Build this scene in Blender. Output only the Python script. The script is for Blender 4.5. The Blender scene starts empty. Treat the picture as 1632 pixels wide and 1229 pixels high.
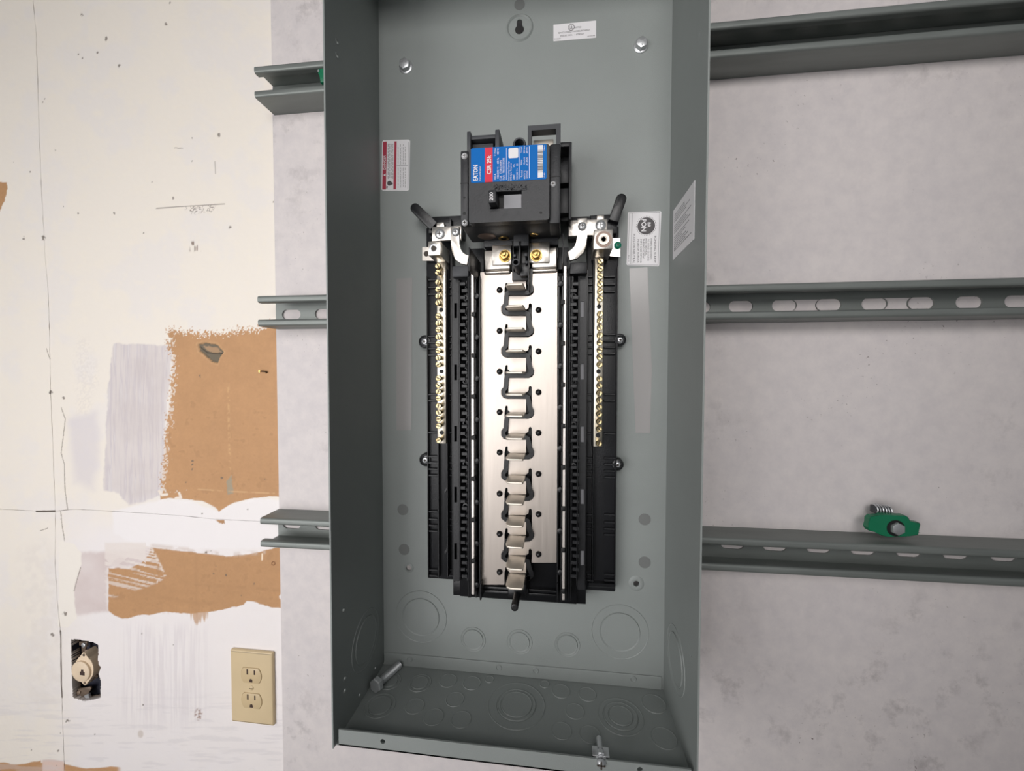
import bpy, bmesh, math, random
import numpy as np
from mathutils import Matrix, Vector
random.seed(7); rng = np.random.RandomState(5)
SC = bpy.context.scene; COL = SC.collection
PI = math.pi

# ------------------------------------------------------------------ camera
F = 640.0                                   # focal length in pixels of the 1632 x 1229 frame
CX, CZ, CD = 233.593, 389.837, 502.479      # mm: right, up from panel floor, in front of panel back
YAW, PITCH, ROLL = 0.120386, 0.030923, 0.001482
Z0 = 0.85                                   # panel floor above room floor, m
def rotm(a, b, c):
    ca, sa, cb, sb, cc, sc = math.cos(a), math.sin(a), math.cos(b), math.sin(b), math.cos(c), math.sin(c)
    Ry = np.array([[ca,0,sa],[0,1,0],[-sa,0,ca]]); Rx = np.array([[1,0,0],[0,cb,-sb],[0,sb,cb]]); Rz = np.array([[cc,-sc,0],[sc,cc,0],[0,0,1]])
    return Rz @ Rx @ Ry
R = rotm(YAW, PITCH, ROLL)
def B(x, d, z):                             # mm in panel terms -> Blender metres
    return Vector((x/1000.0, -d/1000.0, z/1000.0 + Z0))
cam = bpy.data.cameras.new('camera'); camo = bpy.data.objects.new('camera', cam); COL.objects.link(camo)
cam.sensor_fit = 'HORIZONTAL'; cam.sensor_width = 36.0; cam.lens = F/1632.0*36.0; cam.clip_start = 0.01; cam.clip_end = 50
cv = lambda a: Vector((a[0], a[2], -a[1]))
rx, ry, rz = cv(R[0]), cv(-R[1]), cv(-R[2]); cp = B(CX, CD, CZ)
camo.matrix_world = Matrix(((rx.x, ry.x, rz.x, cp.x), (rx.y, ry.y, rz.y, cp.y), (rx.z, ry.z, rz.z, cp.z), (0, 0, 0, 1)))
SC.camera = camo

# ------------------------------------------------------------------ world, lights, exposure
SC.view_settings.view_transform = 'Standard'; SC.view_settings.look = 'None'
SC.view_settings.exposure = 0.06; SC.view_settings.gamma = 1.0; SC.view_settings.use_curve_mapping = False
w = bpy.data.worlds.new('room_light'); SC.world = w; w.use_nodes = True
w.node_tree.nodes['Background'].inputs[0].default_value = (0.90, 0.95, 1.0, 1); w.node_tree.nodes['Background'].inputs[1].default_value = 0.105
def area(name, loc, target, sx, sy, power, col):
    l = bpy.data.lights.new(name, 'AREA'); l.shape = 'RECTANGLE'; l.size = sx; l.size_y = sy; l.energy = power; l.color = col
    o = bpy.data.objects.new(name, l); COL.objects.link(o); o.location = loc
    o.rotation_euler = (Vector(target) - Vector(loc)).to_track_quat('-Z', 'Y').to_euler(); return o
area('window_light', (-1.1, -1.5, 1.3), (-0.35, 0, 1.25), 0.85, 0.9, 12.1, (1.0, 0.98, 0.965))
area('high_window_light', (0.3, -1.6, 1.9), (0.4, 0, 1.6), 0.8, 0.5, 2.5, (1.0, 0.97, 0.95)).data.spread = math.radians(80)
area('low_fill_light', (-1.0, -1.9, 0.55), (-0.33, 0, 0.88), 1.2, 1.1, 1.7, (1.0, 0.985, 1.0)).data.spread = math.radians(52)  # added fill lifting the lower left wall, not a window
area('front_fill_light', (-0.2, -1.9, 1.2), (-0.15, 0, 1.15), 0.9, 0.7, 1.05, (1.0, 0.98, 0.97)).data.spread = math.radians(60)  # added frontal fill to soften the side wall's shadow on the panel back

# ------------------------------------------------------------------ pixel rays onto real planes
def ray(px, py):
    v = R.T @ np.array([(px-816)/F, (py-614.5)/F, 1.0]); return v      # (x, -z, -d)
def P(px, py, d):
    v = ray(px, py); s = (CD-d)/v[2]; return (CX+v[0]*s, CZ-v[1]*s)      # (x, z) on the plane at depth d
def PFL(px, py, z=0.0):
    v = ray(px, py); s = (CZ-z)/v[1]; return (CX+v[0]*s, CD-v[2]*s)      # (x, d) on a level plane
def PSX(px, py, x):
    v = ray(px, py); s = (x-CX)/v[0]; return (CD-v[2]*s, CZ-v[1]*s)      # (d, z) on a side plane
def mmpx(px, py, d):
    a = P(px, py, d); b = P(px+1, py, d); return abs(b[0]-a[0])
def to_px(x, d, z):                                                      # numpy arrays
    v0, v1, v2 = x-CX, -(z-CZ), -(d-CD)
    q0 = R[0,0]*v0+R[0,1]*v1+R[0,2]*v2; q1 = R[1,0]*v0+R[1,1]*v1+R[1,2]*v2; q2 = R[2,0]*v0+R[2,1]*v1+R[2,2]*v2
    return 816+F*q0/q2, 614.5+F*q1/q2

# ------------------------------------------------------------------ materials
def s2l(c):
    return tuple(((v/255)/12.92 if v/255 <= .04045 else ((v/255+.055)/1.055)**2.4) for v in c)
def mat(name, srgb, rough=.5, metal=0., bump=0., bscale=400., var=0., vscale=30., spec=.5, stretch=(1,1,1), rvar=0.):
    m = bpy.data.materials.new(name); m.use_nodes = True; nt = m.node_tree; b = nt.nodes['Principled BSDF']
    c = s2l(srgb); b.inputs['Base Color'].default_value = (*c, 1); b.inputs['Roughness'].default_value = rough; b.inputs['Metallic'].default_value = metal
    b.inputs['Specular IOR Level'].default_value = spec
    if bump or var or rvar:
        tc = nt.nodes.new('ShaderNodeTexCoord'); mp = nt.nodes.new('ShaderNodeMapping'); mp.inputs['Scale'].default_value = stretch
        nt.links.new(tc.outputs['Object'], mp.inputs['Vector'])
    if bump:
        n = nt.nodes.new('ShaderNodeTexNoise'); n.inputs['Scale'].default_value = bscale; n.inputs['Detail'].default_value = 3
        bp = nt.nodes.new('ShaderNodeBump'); bp.inputs['Strength'].default_value = bump; bp.inputs['Distance'].default_value = .0006
        nt.links.new(mp.outputs['Vector'], n.inputs['Vector']); nt.links.new(n.outputs['Fac'], bp.inputs['Height']); nt.links.new(bp.outputs['Normal'], b.inputs['Normal'])
    if var or rvar:
        n = nt.nodes.new('ShaderNodeTexNoise'); n.inputs['Scale'].default_value = vscale; n.inputs['Detail'].default_value = 5
        nt.links.new(mp.outputs['Vector'], n.inputs['Vector'])
        if var:
            r = nt.nodes.new('ShaderNodeValToRGB'); r.color_ramp.elements[0].position = .3; r.color_ramp.elements[1].position = .7
            r.color_ramp.elements[0].color = (*[v*(1-var) for v in c], 1); r.color_ramp.elements[1].color = (*[min(1, v*(1+var)) for v in c], 1)
            nt.links.new(n.outputs['Fac'], r.inputs['Fac']); nt.links.new(r.outputs['Color'], b.inputs['Base Color'])
        if rvar:
            mr = nt.nodes.new('ShaderNodeMapRange'); mr.inputs['To Min'].default_value = max(.02, rough-rvar); mr.inputs['To Max'].default_value = min(1, rough+rvar)
            nt.links.new(n.outputs['Fac'], mr.inputs['Value']); nt.links.new(mr.outputs['Result'], b.inputs['Roughness'])
    return m
M = {}
M['enc'] = mat('grey_enamel', (139,144,142), .43, 0, .25, 900, .03, 14, .4)
M['dim'] = mat('grey_enamel_dull', (112,114,113), .5)
M['tape'] = mat('clear_tape', (156,154,153), .22, 0, .1, 120)
M['galv'] = mat('galvanized_steel', (128,133,130), .5, .4, .25, 300, .12, 60, stretch=(.15,1,1), rvar=.1)
M['zinc'] = mat('zinc_plate', (208,210,212), .34, .75, .1, 500)
M['black'] = mat('black_plastic', (13,14,17), .36, 0, .25, 500, .12, 40)
M['black2'] = mat('black_plastic_satin', (23,24,27), .42, 0, .3, 700, .15, 50)
M['brk'] = mat('breaker_moulding', (40,41,44), .48, 0, .35, 600, .22, 22)
M['dark'] = mat('dark_recess', (10,10,12), .6)
M['lug'] = mat('dark_grey_plastic', (58,60,64), .55, 0, .2, 500)
M['blade'] = mat('tin_plated_blade', (222,214,202), .5, .75, .1, 60)
M['bscrew'] = mat('screw_painted_reflection', (226,226,228), .35, .35)  # zinc screws whitened, their reflected light put into the colour
M['bus'] = mat('tin_plated_bus', (192,183,175), .4, 1, .12, 60, .05, 25, stretch=(6,6,.35), rvar=.07)
M['tin'] = mat('tin_plated_strap', (222,216,208), .32, 1, .3, 260, .06, 60)
M['rail'] = mat('neutral_rail', (235,228,222), .38, .85, .1, 200)
M['nbar'] = mat('neutral_bar_metal', (232,224,208), .34, 1, .15, 300)
M['brass'] = mat('brass_yellow_zinc', (208,172,104), .28, 1, .1, 300)
M['brown_screw'] = mat('yellow_chromate_screw', (196,176,132), .3, 1)
M['gap'] = mat('screw_slot', (46,34,22), .5)
M['blue'] = mat('label_blue', (4,104,184), .5, 0, spec=.15)
M['red'] = mat('label_red', (216,60,80), .5, 0, spec=.15)
M['white'] = mat('label_white', (226,224,226), .4, 0)
M['dred'] = mat('label_dark_red', (168,44,66), .4, 0)
M['ink'] = mat('label_ink', (70,66,68), .5, 0)
M['lightink'] = mat('label_light_ink', (196,214,236), .4, 0)
M['greyink'] = mat('label_grey_ink', (140,138,140), .5, 0)
M['greyplate'] = mat('grey_window_plate', (136,136,140), .45)
M['green'] = mat('green_plastic', (22,112,78), .38, 0, .1, 200)
M['gscrew'] = mat('green_screw_paint', (20,140,110), .35, .2)
M['ivory'] = mat('ivory_plastic', (214,192,154), .42, 0, .1, 300, .04, 18)
M['ivory2'] = mat('ivory_receptacle', (208,185,146), .36)
M['slot'] = mat('receptacle_slot', (62,40,32), .6)
M['jack'] = mat('aged_jack_plastic', (232,210,182), .5, 0, .1, 200, .06, 40)
M['boxin'] = mat('black_device_box', (26,28,44), .55, 0, .3, 200, .3, 60)
M['rust'] = mat('rusty_bracket', (120,104,90), .5, .6, .4, 300, .3, 80)
M['stud'] = mat('dark_wall_cavity', (58,48,42), .9)
M['nail'] = mat('rusty_nail', (98,78,58), .5, .7)
M['copper'] = mat('dull_copper_and_recess_shade', (126,108,98), .45, .5)

# ------------------------------------------------------------------ objects
ORG = {}
def props(o, label=None, cat=None, group=None, kind=None):
    if label: o['label'] = label
    if cat: o['category'] = cat
    if group: o['group'] = group
    if kind: o['kind'] = kind
    return o
def empty(name, x, d, z, label, cat, group=None):
    o = bpy.data.objects.new(name, None); o.empty_display_size = .01; COL.objects.link(o); o.location = B(x, d, z); ORG[o] = B(x, d, z)
    return props(o, label, cat, group)
def obj(name, bm, m, parent=None, org=None, label=None, kind=None, smooth=35):
    """bm is in Blender metres, world space; becomes one mesh object"""
    me = bpy.data.meshes.new(name); bm.to_mesh(me); bm.free()
    o = bpy.data.objects.new(name, me); COL.objects.link(o)
    base = ORG[parent] if parent is not None else Vector((0, 0, 0))
    og = org if org is not None else base
    me.transform(Matrix.Translation(-og)); o.location = og - base; ORG[o] = og
    if parent is not None: o.parent = parent
    for mm_ in (m if isinstance(m, (list, tuple)) else [m]): me.materials.append(mm_)
    if smooth:
        me.shade_smooth(); me.set_sharp_from_angle(angle=math.radians(smooth))
    return props(o, label, kind=kind)
def clone(o, loc_world, parent, rot=None):
    c = o.copy(); COL.objects.link(c); c.parent = parent; c.location = loc_world - ORG[parent]; ORG[c] = loc_world
    if rot is not None: c.rotation_euler = rot
    return c
NB = bmesh.new
def addbox(bm, x0, x1, d0, d1, z0, z1, bev=0., seg=2):
    if x0 > x1: x0, x1 = x1, x0
    if z0 > z1: z0, z1 = z1, z0
    if d0 > d1: d0, d1 = d1, d0
    vs = [bm.verts.new(B(x, d, z)) for z in (z0, z1) for d in (d0, d1) for x in (x0, x1)]
    fs = [bm.faces.new([vs[i] for i in q]) for q in ((0,2,3,1),(4,5,7,6),(0,1,5,4),(2,6,7,3),(0,4,6,2),(1,3,7,5))]
    bmesh.ops.recalc_face_normals(bm, faces=fs)
    if bev:
        es = list({e for f in fs for e in f.edges}); bmesh.ops.bevel(bm, geom=es, offset=bev/1000., segments=seg, profile=.5, affect='EDGES')
def pbox(bm, px0, py0, px1, py1, df, db, bev=0., seg=2):
    """box whose front face (depth df) covers the pixel rectangle, going back to db"""
    mx, my = (px0+px1)/2, (py0+py1)/2
    addbox(bm, P(px0, my, df)[0], P(px1, my, df)[0], db, df, P(mx, py1, df)[1], P(mx, py0, df)[1], bev, seg)
def prism(bm, pts, d0, d1, bev=0., seg=2):
    """pts [(x,z)] outline seen from the front, extruded from d0 (back) to d1 (front)"""
    n = len(pts); ar = sum(pts[i][0]*pts[(i+1) % n][1]-pts[(i+1) % n][0]*pts[i][1] for i in range(n))
    if ar < 0: pts = pts[::-1]
    bk = [bm.verts.new(B(x, d0, z)) for x, z in pts]; fr = [bm.verts.new(B(x, d1, z)) for x, z in pts]
    f1 = bm.faces.new(fr); f0 = bm.faces.new(bk[::-1]); sd = [bm.faces.new((bk[i], bk[(i+1) % n], fr[(i+1) % n], fr[i])) for i in range(n)]
    if bev: bmesh.ops.bevel(bm, geom=list(f1.edges), offset=bev/1000., segments=seg, profile=.5, affect='EDGES')
def pprism(bm, pxs, d1, d0, bev=0.):
    prism(bm, [P(a, b, d1) for a, b in pxs], d0, d1, bev)
def circ(x, z, r, n=24, a0=0., rz=None):
    return [(x+r*math.cos(a0+2*PI*i/n), z+(rz or r)*math.sin(a0+2*PI*i/n)) for i in range(n)]
def cyl(bm, x, z, r, d0, d1, n=24, bev=0., a0=0.):
    prism(bm, circ(x, z, r, n, a0), d0, d1, bev)
def pcyl(bm, px, py, rp, df, db, n=24, bev=0., a0=0.):
    x, z = P(px, py, df); cyl(bm, x, z, rp*mmpx(px, py, df), db, df, n, bev, a0)
def lathe(bm, prof, frame, n=36):
    """prof [(radius, height)], frame(radius*cos, radius*sin, height) -> Vector"""
    rings = []
    for r, h in prof:
        rings.append([bm.verts.new(frame(0, 0, h))] if r < 1e-6 else [bm.verts.new(frame(r*math.cos(2*PI*i/n), r*math.sin(2*PI*i/n), h)) for i in range(n)])
    fs = []
    for a, b in zip(rings[:-1], rings[1:]):
        for i in range(n):
            j = (i+1) % n
            q = [a[0], b[j], b[i]] if len(a) == 1 else ([a[i], a[j], b[0]] if len(b) == 1 else [a[i], a[j], b[j], b[i]])
            fs.append(bm.faces.new(q))
    bmesh.ops.recalc_face_normals(bm, faces=fs)
def fr_front(x, z, d): return lambda u, v, h: B(x+u, d+h, z+v)
def holed(bm, outer, holes, d0, d1):
    """plate in the front plane with real holes"""
    cu = bpy.data.curves.new('tmp', 'CURVE'); cu.dimensions = '2D'; cu.fill_mode = 'BOTH'; cu.extrude = abs(d1-d0)/2000.
    for pts in [outer]+list(holes):
        sp = cu.splines.new('POLY'); sp.points.add(len(pts)-1); sp.use_cyclic_u = True
        for i, (x, z) in enumerate(pts): sp.points[i].co = (x/1000., z/1000., 0, 1)
    t = bpy.data.objects.new('tmp', cu); COL.objects.link(t); me = bpy.data.meshes.new_from_object(t)
    me.transform(Matrix(((1,0,0,0),(0,0,-1,-(d0+d1)/2000.),(0,1,0,Z0),(0,0,0,1))))
    bm.from_mesh(me); bpy.data.objects.remove(t); bpy.data.curves.remove(cu); bpy.data.meshes.remove(me)
def rrect(x0, x1, z0, z1, r, n=5):
    pts = []
    for cx_, cz_, a in ((x1-r, z1-r, 0), (x0+r, z1-r, PI/2), (x0+r, z0+r, PI), (x1-r, z0+r, 1.5*PI)):
        pts += [(cx_+r*math.cos(a+PI/2*i/n), cz_+r*math.sin(a+PI/2*i/n)) for i in range(n+1)]
    return pts
def tube(bm, pts, r, n=10, cap=True):
    """round tube through Blender-space points"""
    rings = []
    for i, p in enumerate(pts):
        t = (pts[min(i+1, len(pts)-1)]-pts[max(i-1, 0)]).normalized(); a = t.orthogonal().normalized() if i == 0 else (a_prev-t*a_prev.dot(t)).normalized(); a_prev = a; b = t.cross(a)
        rr = r[i] if isinstance(r, (list, tuple)) else r
        rings.append([bm.verts.new(p+(a*math.cos(2*PI*k/n)+b*math.sin(2*PI*k/n))*rr/1000.) for k in range(n)])
    fs = [bm.faces.new((x[k], x[(k+1) % n], y[(k+1) % n], y[k])) for x, y in zip(rings[:-1], rings[1:]) for k in range(n)]
    if cap: fs += [bm.faces.new(rings[0][::-1]), bm.faces.new(rings[-1])]
    bmesh.ops.recalc_face_normals(bm, faces=fs)
def text(parent, s, x, z, d, h, m, ang=0., bold=0., name='lettering', fit=None, side=None):
    """flat lettering; (x,z) its middle on the front plane at depth d, h = capital height in mm; side=(dd,zz,x) puts it on a side wall"""
    cu = bpy.data.curves.new('tmp', 'FONT'); cu.body = s; cu.align_x = 'CENTER'; cu.align_y = 'CENTER'; cu.size = 1.0; cu.resolution_u = 2; cu.offset = bold
    t = bpy.data.objects.new('tmp', cu); COL.objects.link(t); me = bpy.data.meshes.new_from_object(t)
    bpy.data.objects.remove(t); bpy.data.curves.remove(cu)
    sc = h/.72/1000.
    co = np.empty(len(me.vertices)*3); me.vertices.foreach_get('co', co); co = co.reshape(-1, 3); wd = (co[:,0].max()-co[:,0].min())*sc*1000
    co[:,0] -= (co[:,0].max()+co[:,0].min())/2; co[:,1] -= (co[:,1].max()+co[:,1].min())/2; me.vertices.foreach_set('co', co.ravel())
    sx = sc*(fit/wd if fit else 1.)
    if side is None: Mx = Matrix.Translation(B(x, d, z)) @ Matrix.Rotation(-math.radians(ang), 4, 'Y') @ Matrix.Rotation(PI/2, 4, 'X')
    else: Mx = Matrix.Translation(B(side[2], side[0], side[1])) @ Matrix.Rotation(-PI/2, 4, 'Z') @ Matrix.Rotation(PI/2, 4, 'X')
    me.transform(Mx @ Matrix.Diagonal((sx, sc, 1, 1)))
    bm = NB(); bm.from_mesh(me); bpy.data.meshes.remove(me)
    return obj(name, bm, m, parent, smooth=0)
def quad(bm, x0, x1, z0, z1, d):
    bm.faces.new([bm.verts.new(B(x, d, z)) for x, z in ((x0, z0), (x1, z0), (x1, z1), (x0, z1))])
def fine_print(bm, px, py0, py1, wpx, d, seed, dens=.8):
    """one upright column of unreadably small print as word-length dashes"""
    r = random.Random(seed); y = py0
    while y < py1-1:
        L = r.uniform(2.0, 6.0); y2 = min(py1, y+L)
        a = P(px-wpx/2, y2, d); b = P(px+wpx/2, y, d); quad(bm, a[0], b[0], a[1], b[1], d); y = y2+r.uniform(.6, 1.2)/dens

# =================================================================== SETTING: walls
WD = -38.3                                   # front of the grey wall board
def noise2(x, y, seed=0):
    t = np.random.RandomState(seed).rand(256, 256); xi = np.floor(x).astype(int); yi = np.floor(y).astype(int); fx = x-xi; fy = y-yi
    fx = fx*fx*(3-2*fx); fy = fy*fy*(3-2*fy); g = lambda a, b: t[a % 256, b % 256]
    return (g(xi,yi)*(1-fx)+g(xi+1,yi)*fx)*(1-fy)+(g(xi,yi+1)*(1-fx)+g(xi+1,yi+1)*fx)*fy
def fbm(x, y, seed=0, o=4):
    s = 0; a = 1; tot = 0
    for k in range(o): s = s+a*noise2(x*2**k, y*2**k, seed+k); tot += a; a *= .5
    return s/tot
def sdist(px, py, poly):
    """signed distance to a polygon, + inside"""
    poly = np.array(poly, float); d = np.full(px.shape, 1e9); ins = np.zeros(px.shape, bool); n = len(poly)
    for i in range(n):
        a, b = poly[i], poly[(i+1) % n]; e = b-a; L = e@e
        t = np.clip(((px-a[0])*e[0]+(py-a[1])*e[1])/L, 0, 1); d = np.minimum(d, np.hypot(px-a[0]-t*e[0], py-a[1]-t*e[1]))
        c = (a[1] > py) != (b[1] > py)
        with np.errstate(divide='ignore', invalid='ignore'): xi = a[0]+(py-a[1])/(b[1]-a[1]+1e-12)*e[0]
        ins ^= c & (px < xi)
    return np.where(ins, d, -d)
def sdline(px, py, pts):
    d = np.full(px.shape, 1e9)
    for a, b in zip(pts[:-1], pts[1:]):
        a = np.array(a, float); b = np.array(b, float); e = b-a; L = e@e+1e-9; t = np.clip(((px-a[0])*e[0]+(py-a[1])*e[1])/L, 0, 1)
        d = np.minimum(d, np.hypot(px-a[0]-t*e[0], py-a[1]-t*e[1]))
    return d
def sm(v, a, b):
    t = np.clip((v-a)/(b-a), 0, 1); return t*t*(3-2*t)
def paint(px, py):
    """colour of the old board wall (linear RGB), laid out in the photograph's coordinates of the wall surface"""
    C = lambda *c: np.array(s2l(c))
    f1 = fbm(px/45, py/45, 1); f2 = fbm(px/9, py/9, 11, 3); f3 = noise2(px/2.2, py/2.2, 21); f4 = noise2(px/1.3, py/1.3, 31); vs = fbm(px/2.6, py/70, 41, 3); hs = fbm((px+py*.25)/60, (py-px*.22)/2.2, 51, 3)
    col = np.empty(px.shape+(3,)); col[:] = C(240,232,222)
    def over(c, m): 
        nonlocal col
        col = col*(1-m[..., None])+c*m[..., None]
    over(C(235,229,226), sm(f1, .45, .7)*.6); over(C(243,234,220), sm(f2, .5, .8)*.3)
    cool = sm(py, 790, 870)*(sm(px, 60, 150)); over(C(240,234,235), cool*.75)
    over(C(222,214,216), sm(py, 985, 1010)*sm(px, 175, 215)*(1-sm(px, 300, 350))*(1-sm(py, 1120, 1180))*sm(vs, .35, .7)*.55)
    over(C(218,210,208), sm(sdist(px, py, [(30,880),(75,860),(92,930),(100,1120),(50,1130)]), -14, 10)*.3*sm(f2, .2, .8))
    # thin greyish primer coats
    d = sdist(px, py, [(179,547),(276,550),(266,640),(257,790),(228,800),(205,806),(188,786),(165,782),(170,650)])+(f2-.5)*5
    over(C(208,199,202), sm(d, -1.5, 2)*(.62+.38*sm(vs, .35, .6))); over(C(226,220,218), sm(d, -1, 2)*sm(vs, .55, .72)*.7)
    over(C(205,194,190), sm(d, 2, 14)*sm(f1, .4, .7)*.35)
    d = sdist(px, py, [(108,668),(150,660),(160,720),(150,782),(118,770)])+(f1-.5)*16; over(C(215,208,213), sm(d, -10, 10)*.6)
    d = sdist(px, py, [(122,880),(170,880),(238,872),(262,905),(172,905),(173,975),(110,982)])+(f2-.5)*6; over(C(214,199,196), sm(d, -4, 5)*.8*(.5+.5*f1/.5))
    d = sdist(px, py, [(118,540),(140,535),(160,600),(140,668),(122,660)])+(f2-.5)*16; over(C(222,214,209), sm(d, -8, 12)*sm(f3, .35, .7)*.35)
    # bright filler and fresh white
    d = sdist(px, py, [(94,862),(118,866),(130,882),(129,900),(118,938),(122,985),(108,1000),(92,1000)])+(f2-.5)*4; over(C(242,235,226), sm(d, -1, 1.5))
    d = sdist(px, py, [(255,797),(300,797),(345,815),(356,808),(400,794),(454,797),(456,873),(300,876),(215,868),(180,850),(180,815)])+(f2-.5)*5; over(C(242,237,237), sm(d, -3, 3)*.9)
    # bare brown paper facing
    br = C(193,148,106)
    A = [(270,527),(300,530),(345,532),(372,529),(412,524),(430,514),(452,514),(460,700),(460,793),(430,791),(400,795),(375,801),(362,807),(353,813),(349,816),(345,811),(335,804),(322,799),(300,796),(270,794),(256,796),(254,770),(258,735),(262,690),(268,640),(272,590)]
    dA = sdist(px, py, A); top = py < 560
    soft = np.where(top, dA+(f3-.5)*16+(f4-.5)*14, np.where((px < 300) & (py < 785), dA+(f3-.5)*16+(f4-.5)*8+(f2-.5)*6-5, dA+(f2-.5)*2))
    mA = sm(soft, -.6, .8)
    stip = (px < 296) & (dA > 0) & (py < 792); mA = np.where(stip, np.maximum(mA, .35*sm(dA, 0, 6)), mA)
    brc = br*(1+(.12*(f1-.5)+.10*(f2-.5)+.05*(f3-.5)))[..., None]
    over(brc, mA)
    Bp = [(240,873),(300,879),(365,886),(400,882),(440,872),(462,870),(462,925),(453,938),(446,951),(449,956),(462,960),(462,969),(432,969),(420,964),(405,959),(393,958),(389,964),(360,972),(330,976),(300,979),(262,976),(238,981),(226,980),(208,985),(195,987),(182,982),(172,974),(172,905),(205,906),(225,897),(236,885)]
    dB = sdist(px, py, Bp); mB = sm(dB+(f2-.5)*3-.5, -.7, .8)
    over(brc*.95, mB)
    edge = sm(sdline(px, py, [(243,870),(300,876),(365,884),(420,880)]), 6, 0)*sm(f2, .35, .6); over(C(214,200,192), edge*.7)
    # dry-brushed white over the lower bare patch
    d = sdist(px, py, [(166,864),(239,864),(246,880),(264,918),(258,927),(236,936),(200,948),(166,960)]); st = sm(hs, .46, .6)
    over(C(232,222,216), sm(d, -1, 3)*np.where(py < 905-.2*(px-170)+12*np.sin(px/11), .9, .62)*np.maximum(st, (py < 893+8*np.sin(px/9))*(px < 232)*.9))
    over(C(240,232,226), sm(sdline(px, py, [(238,866),(247,885),(263,917),(250,928)]), 3.5, 0)*.65*sm(f3, .2, .6))
    fd = sm(py, 989-18*noise2(px/5, px*0, 61), 968)*sm(py, 962, 970)*sm(px, 236, 250)*(1-sm(px, 325, 345)); over(brc*1.02, fd*sm(vs, .38, .56)*.85)
    over(brc*1.0, sm(sdist(px, py, [(300,972),(331,968),(328,984),(316,996),(306,988)])+(vs-.5)*14, -2, 3)*.75)
    # darker smears on the lower bare patch
    over(br*.78, mB*sm(sdline(px, py, [(312,932),(400,937),(455,942)]), 5, 0)*.5*sm(f2, .3, .6)); over(br*.85, mB*sm(sdline(px, py, [(255,952),(320,962),(340,960)]), 5, 0)*.5)
    over(br*.82, mB*sm(np.abs(px-311-.5*f2*6), 5, 0)*.35); over(br*.75, (mA*(py > 640)+mB)*sm(f2, .66, .8)*.45)
    # other bare spots along the foot and the left edge
    d = py-(1214+4*np.sin(px/17)+np.where(px > 66, 4, 0)+np.where(px > 120, (px-120)*.12, 0)); over(brc, sm(d+(f2-.5)*3, -1, 1)*(1-sm(px, 185, 196))); over(C(226,200,188), sm(d+4, -1, 1)*sm(px, 66, 70)*(1-sm(px, 100, 106)))
    over(brc*.92, sm(sdist(px, py, [(-20,289),(11,291),(12,300),(8,318),(0,336),(-20,345)])+(f3-.5)*1.5, -.6, .6)); over(brc*.85, sm(sdist(px, py, [(344,829),(358,829),(358,835),(350,834)])+(f3-.5)*1.5, -.6, .6))
    # torn hole and filler smear in the bare patch
    hole = [(315,549),(325,546),(345,549),(355,561),(349,570),(346,579),(336,576),(324,564),(317,560)]; d = sdist(px, py, hole)+(f3-.5)*2
    over(C(206,164,122), sm(d, -4, 0)); over(C(112,102,86), sm(d, -.5, 1)); over(C(172,140,108), sm(sdist(px, py, [(321,551),(344,553),(351,561),(340,564),(327,559)])+(f3-.5)*2, -.5, 1)); over(C(70,60,48), sm(sdline(px, py, [(317,553),(328,562),(350,564),(354,562)]), 1.6, .3))
    over(C(166,152,130), sm(sdist(px, py, [(361,768),(369,757),(372,787),(362,789)])+(f3-.5)*2, -.8, .8)); over(C(212,170,124), sm(sdline(px, py, [(366,640),(363,612),(366,725),(368,757)]), 3, 0)*sm(f3, .4, .7)*.7)
    over(C(216,176,132), sm(sdline(px, py, [(315,780),(360,783),(452,787)]), 1.6, .2)*sm(f2, .3, .6)*.8)
    over(C(238,226,214), sm(sdline(px, py, [(254,783),(258,789),(266,788)]), 3, 1.2)); over(C(238,226,214), sm(sdline(px, py, [(285,786),(288,793),(280,794)]), 2.6, 1)); over(C(244,226,202), sm(sdline(px, py, [(418,883),(418,892)]), 1.8, .6))
    # nail holes, dents and dirt
    for x, y, r in [(130,23,2.4),(169,62,3),(155,84,2),(189,104,2.6),(124,86,1.3),(131,93,1.5),(71,158,1.6),(68,163,1),(88,239,2),(101,329,1.6),(125,340,1.6),(182,340,1.8),(38,380,3),(69,379,3.2),(48,274,1.2),(22,258,1.2),(271,4,1.8),(265,38,2),(350,215,2.5),(307,220,1.4),(276,315,2),(367,362,2.4),(228,371,1.2),(242,290,1.2),(307,257,1),(436,322,1.2),(80,626,3.2),(101,635,2.2),(307,735,2.2),(307,740,2),(307,748,1.6),(354,762,2.4),(318,599,1.8),(319,602,1.2),(296,769,1.2),(422,764,1.4),(328,881,2.4),(336,878,1),(276,1028,1),(108,1148,3.2),(97,1168,1.5),(93,1196,2),(91,1220,1.8),(152,1170,1),(103,978,3),(84,1011,3),(395,812,1.2),(322,819,1),(50,1195,1.2),(226,1010,1.2),(340,914,1.5),(360,917,1.5),(344,903,1.3),(384,949,1.3),(405,930,1.2),(228,1123,1.3)]:
        over(C(112,100,90), sm(np.hypot(px-x, (py-y)*.85)+(f3-.5)*r*1.2, r, r*.45)*.85)
    over(C(120,76,48), sm(np.abs(np.hypot(px-436, py-898)-2.6), 1.2, .3)*.9); over(C(196,182,170), sm(np.hypot((px-224), (py-1170)*.7)-4, 1.5, -1)*.6); over(C(150,116,100), sm(np.hypot((px-316)*1.5, (py-1139))-10, 2, -3)*sm(f3, .4, .7)*.8)
    over(C(140,128,120), sm(sdline(px, py, [(249,332),(290,329),(358,325)]), 1.2, .2)*.9); over(C(140,128,120), sm(sdist(px, py, [(290,329),(345,326),(338,338),(305,341)]), -3, 4)*sm(f4, .62, .75)*.9)
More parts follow.
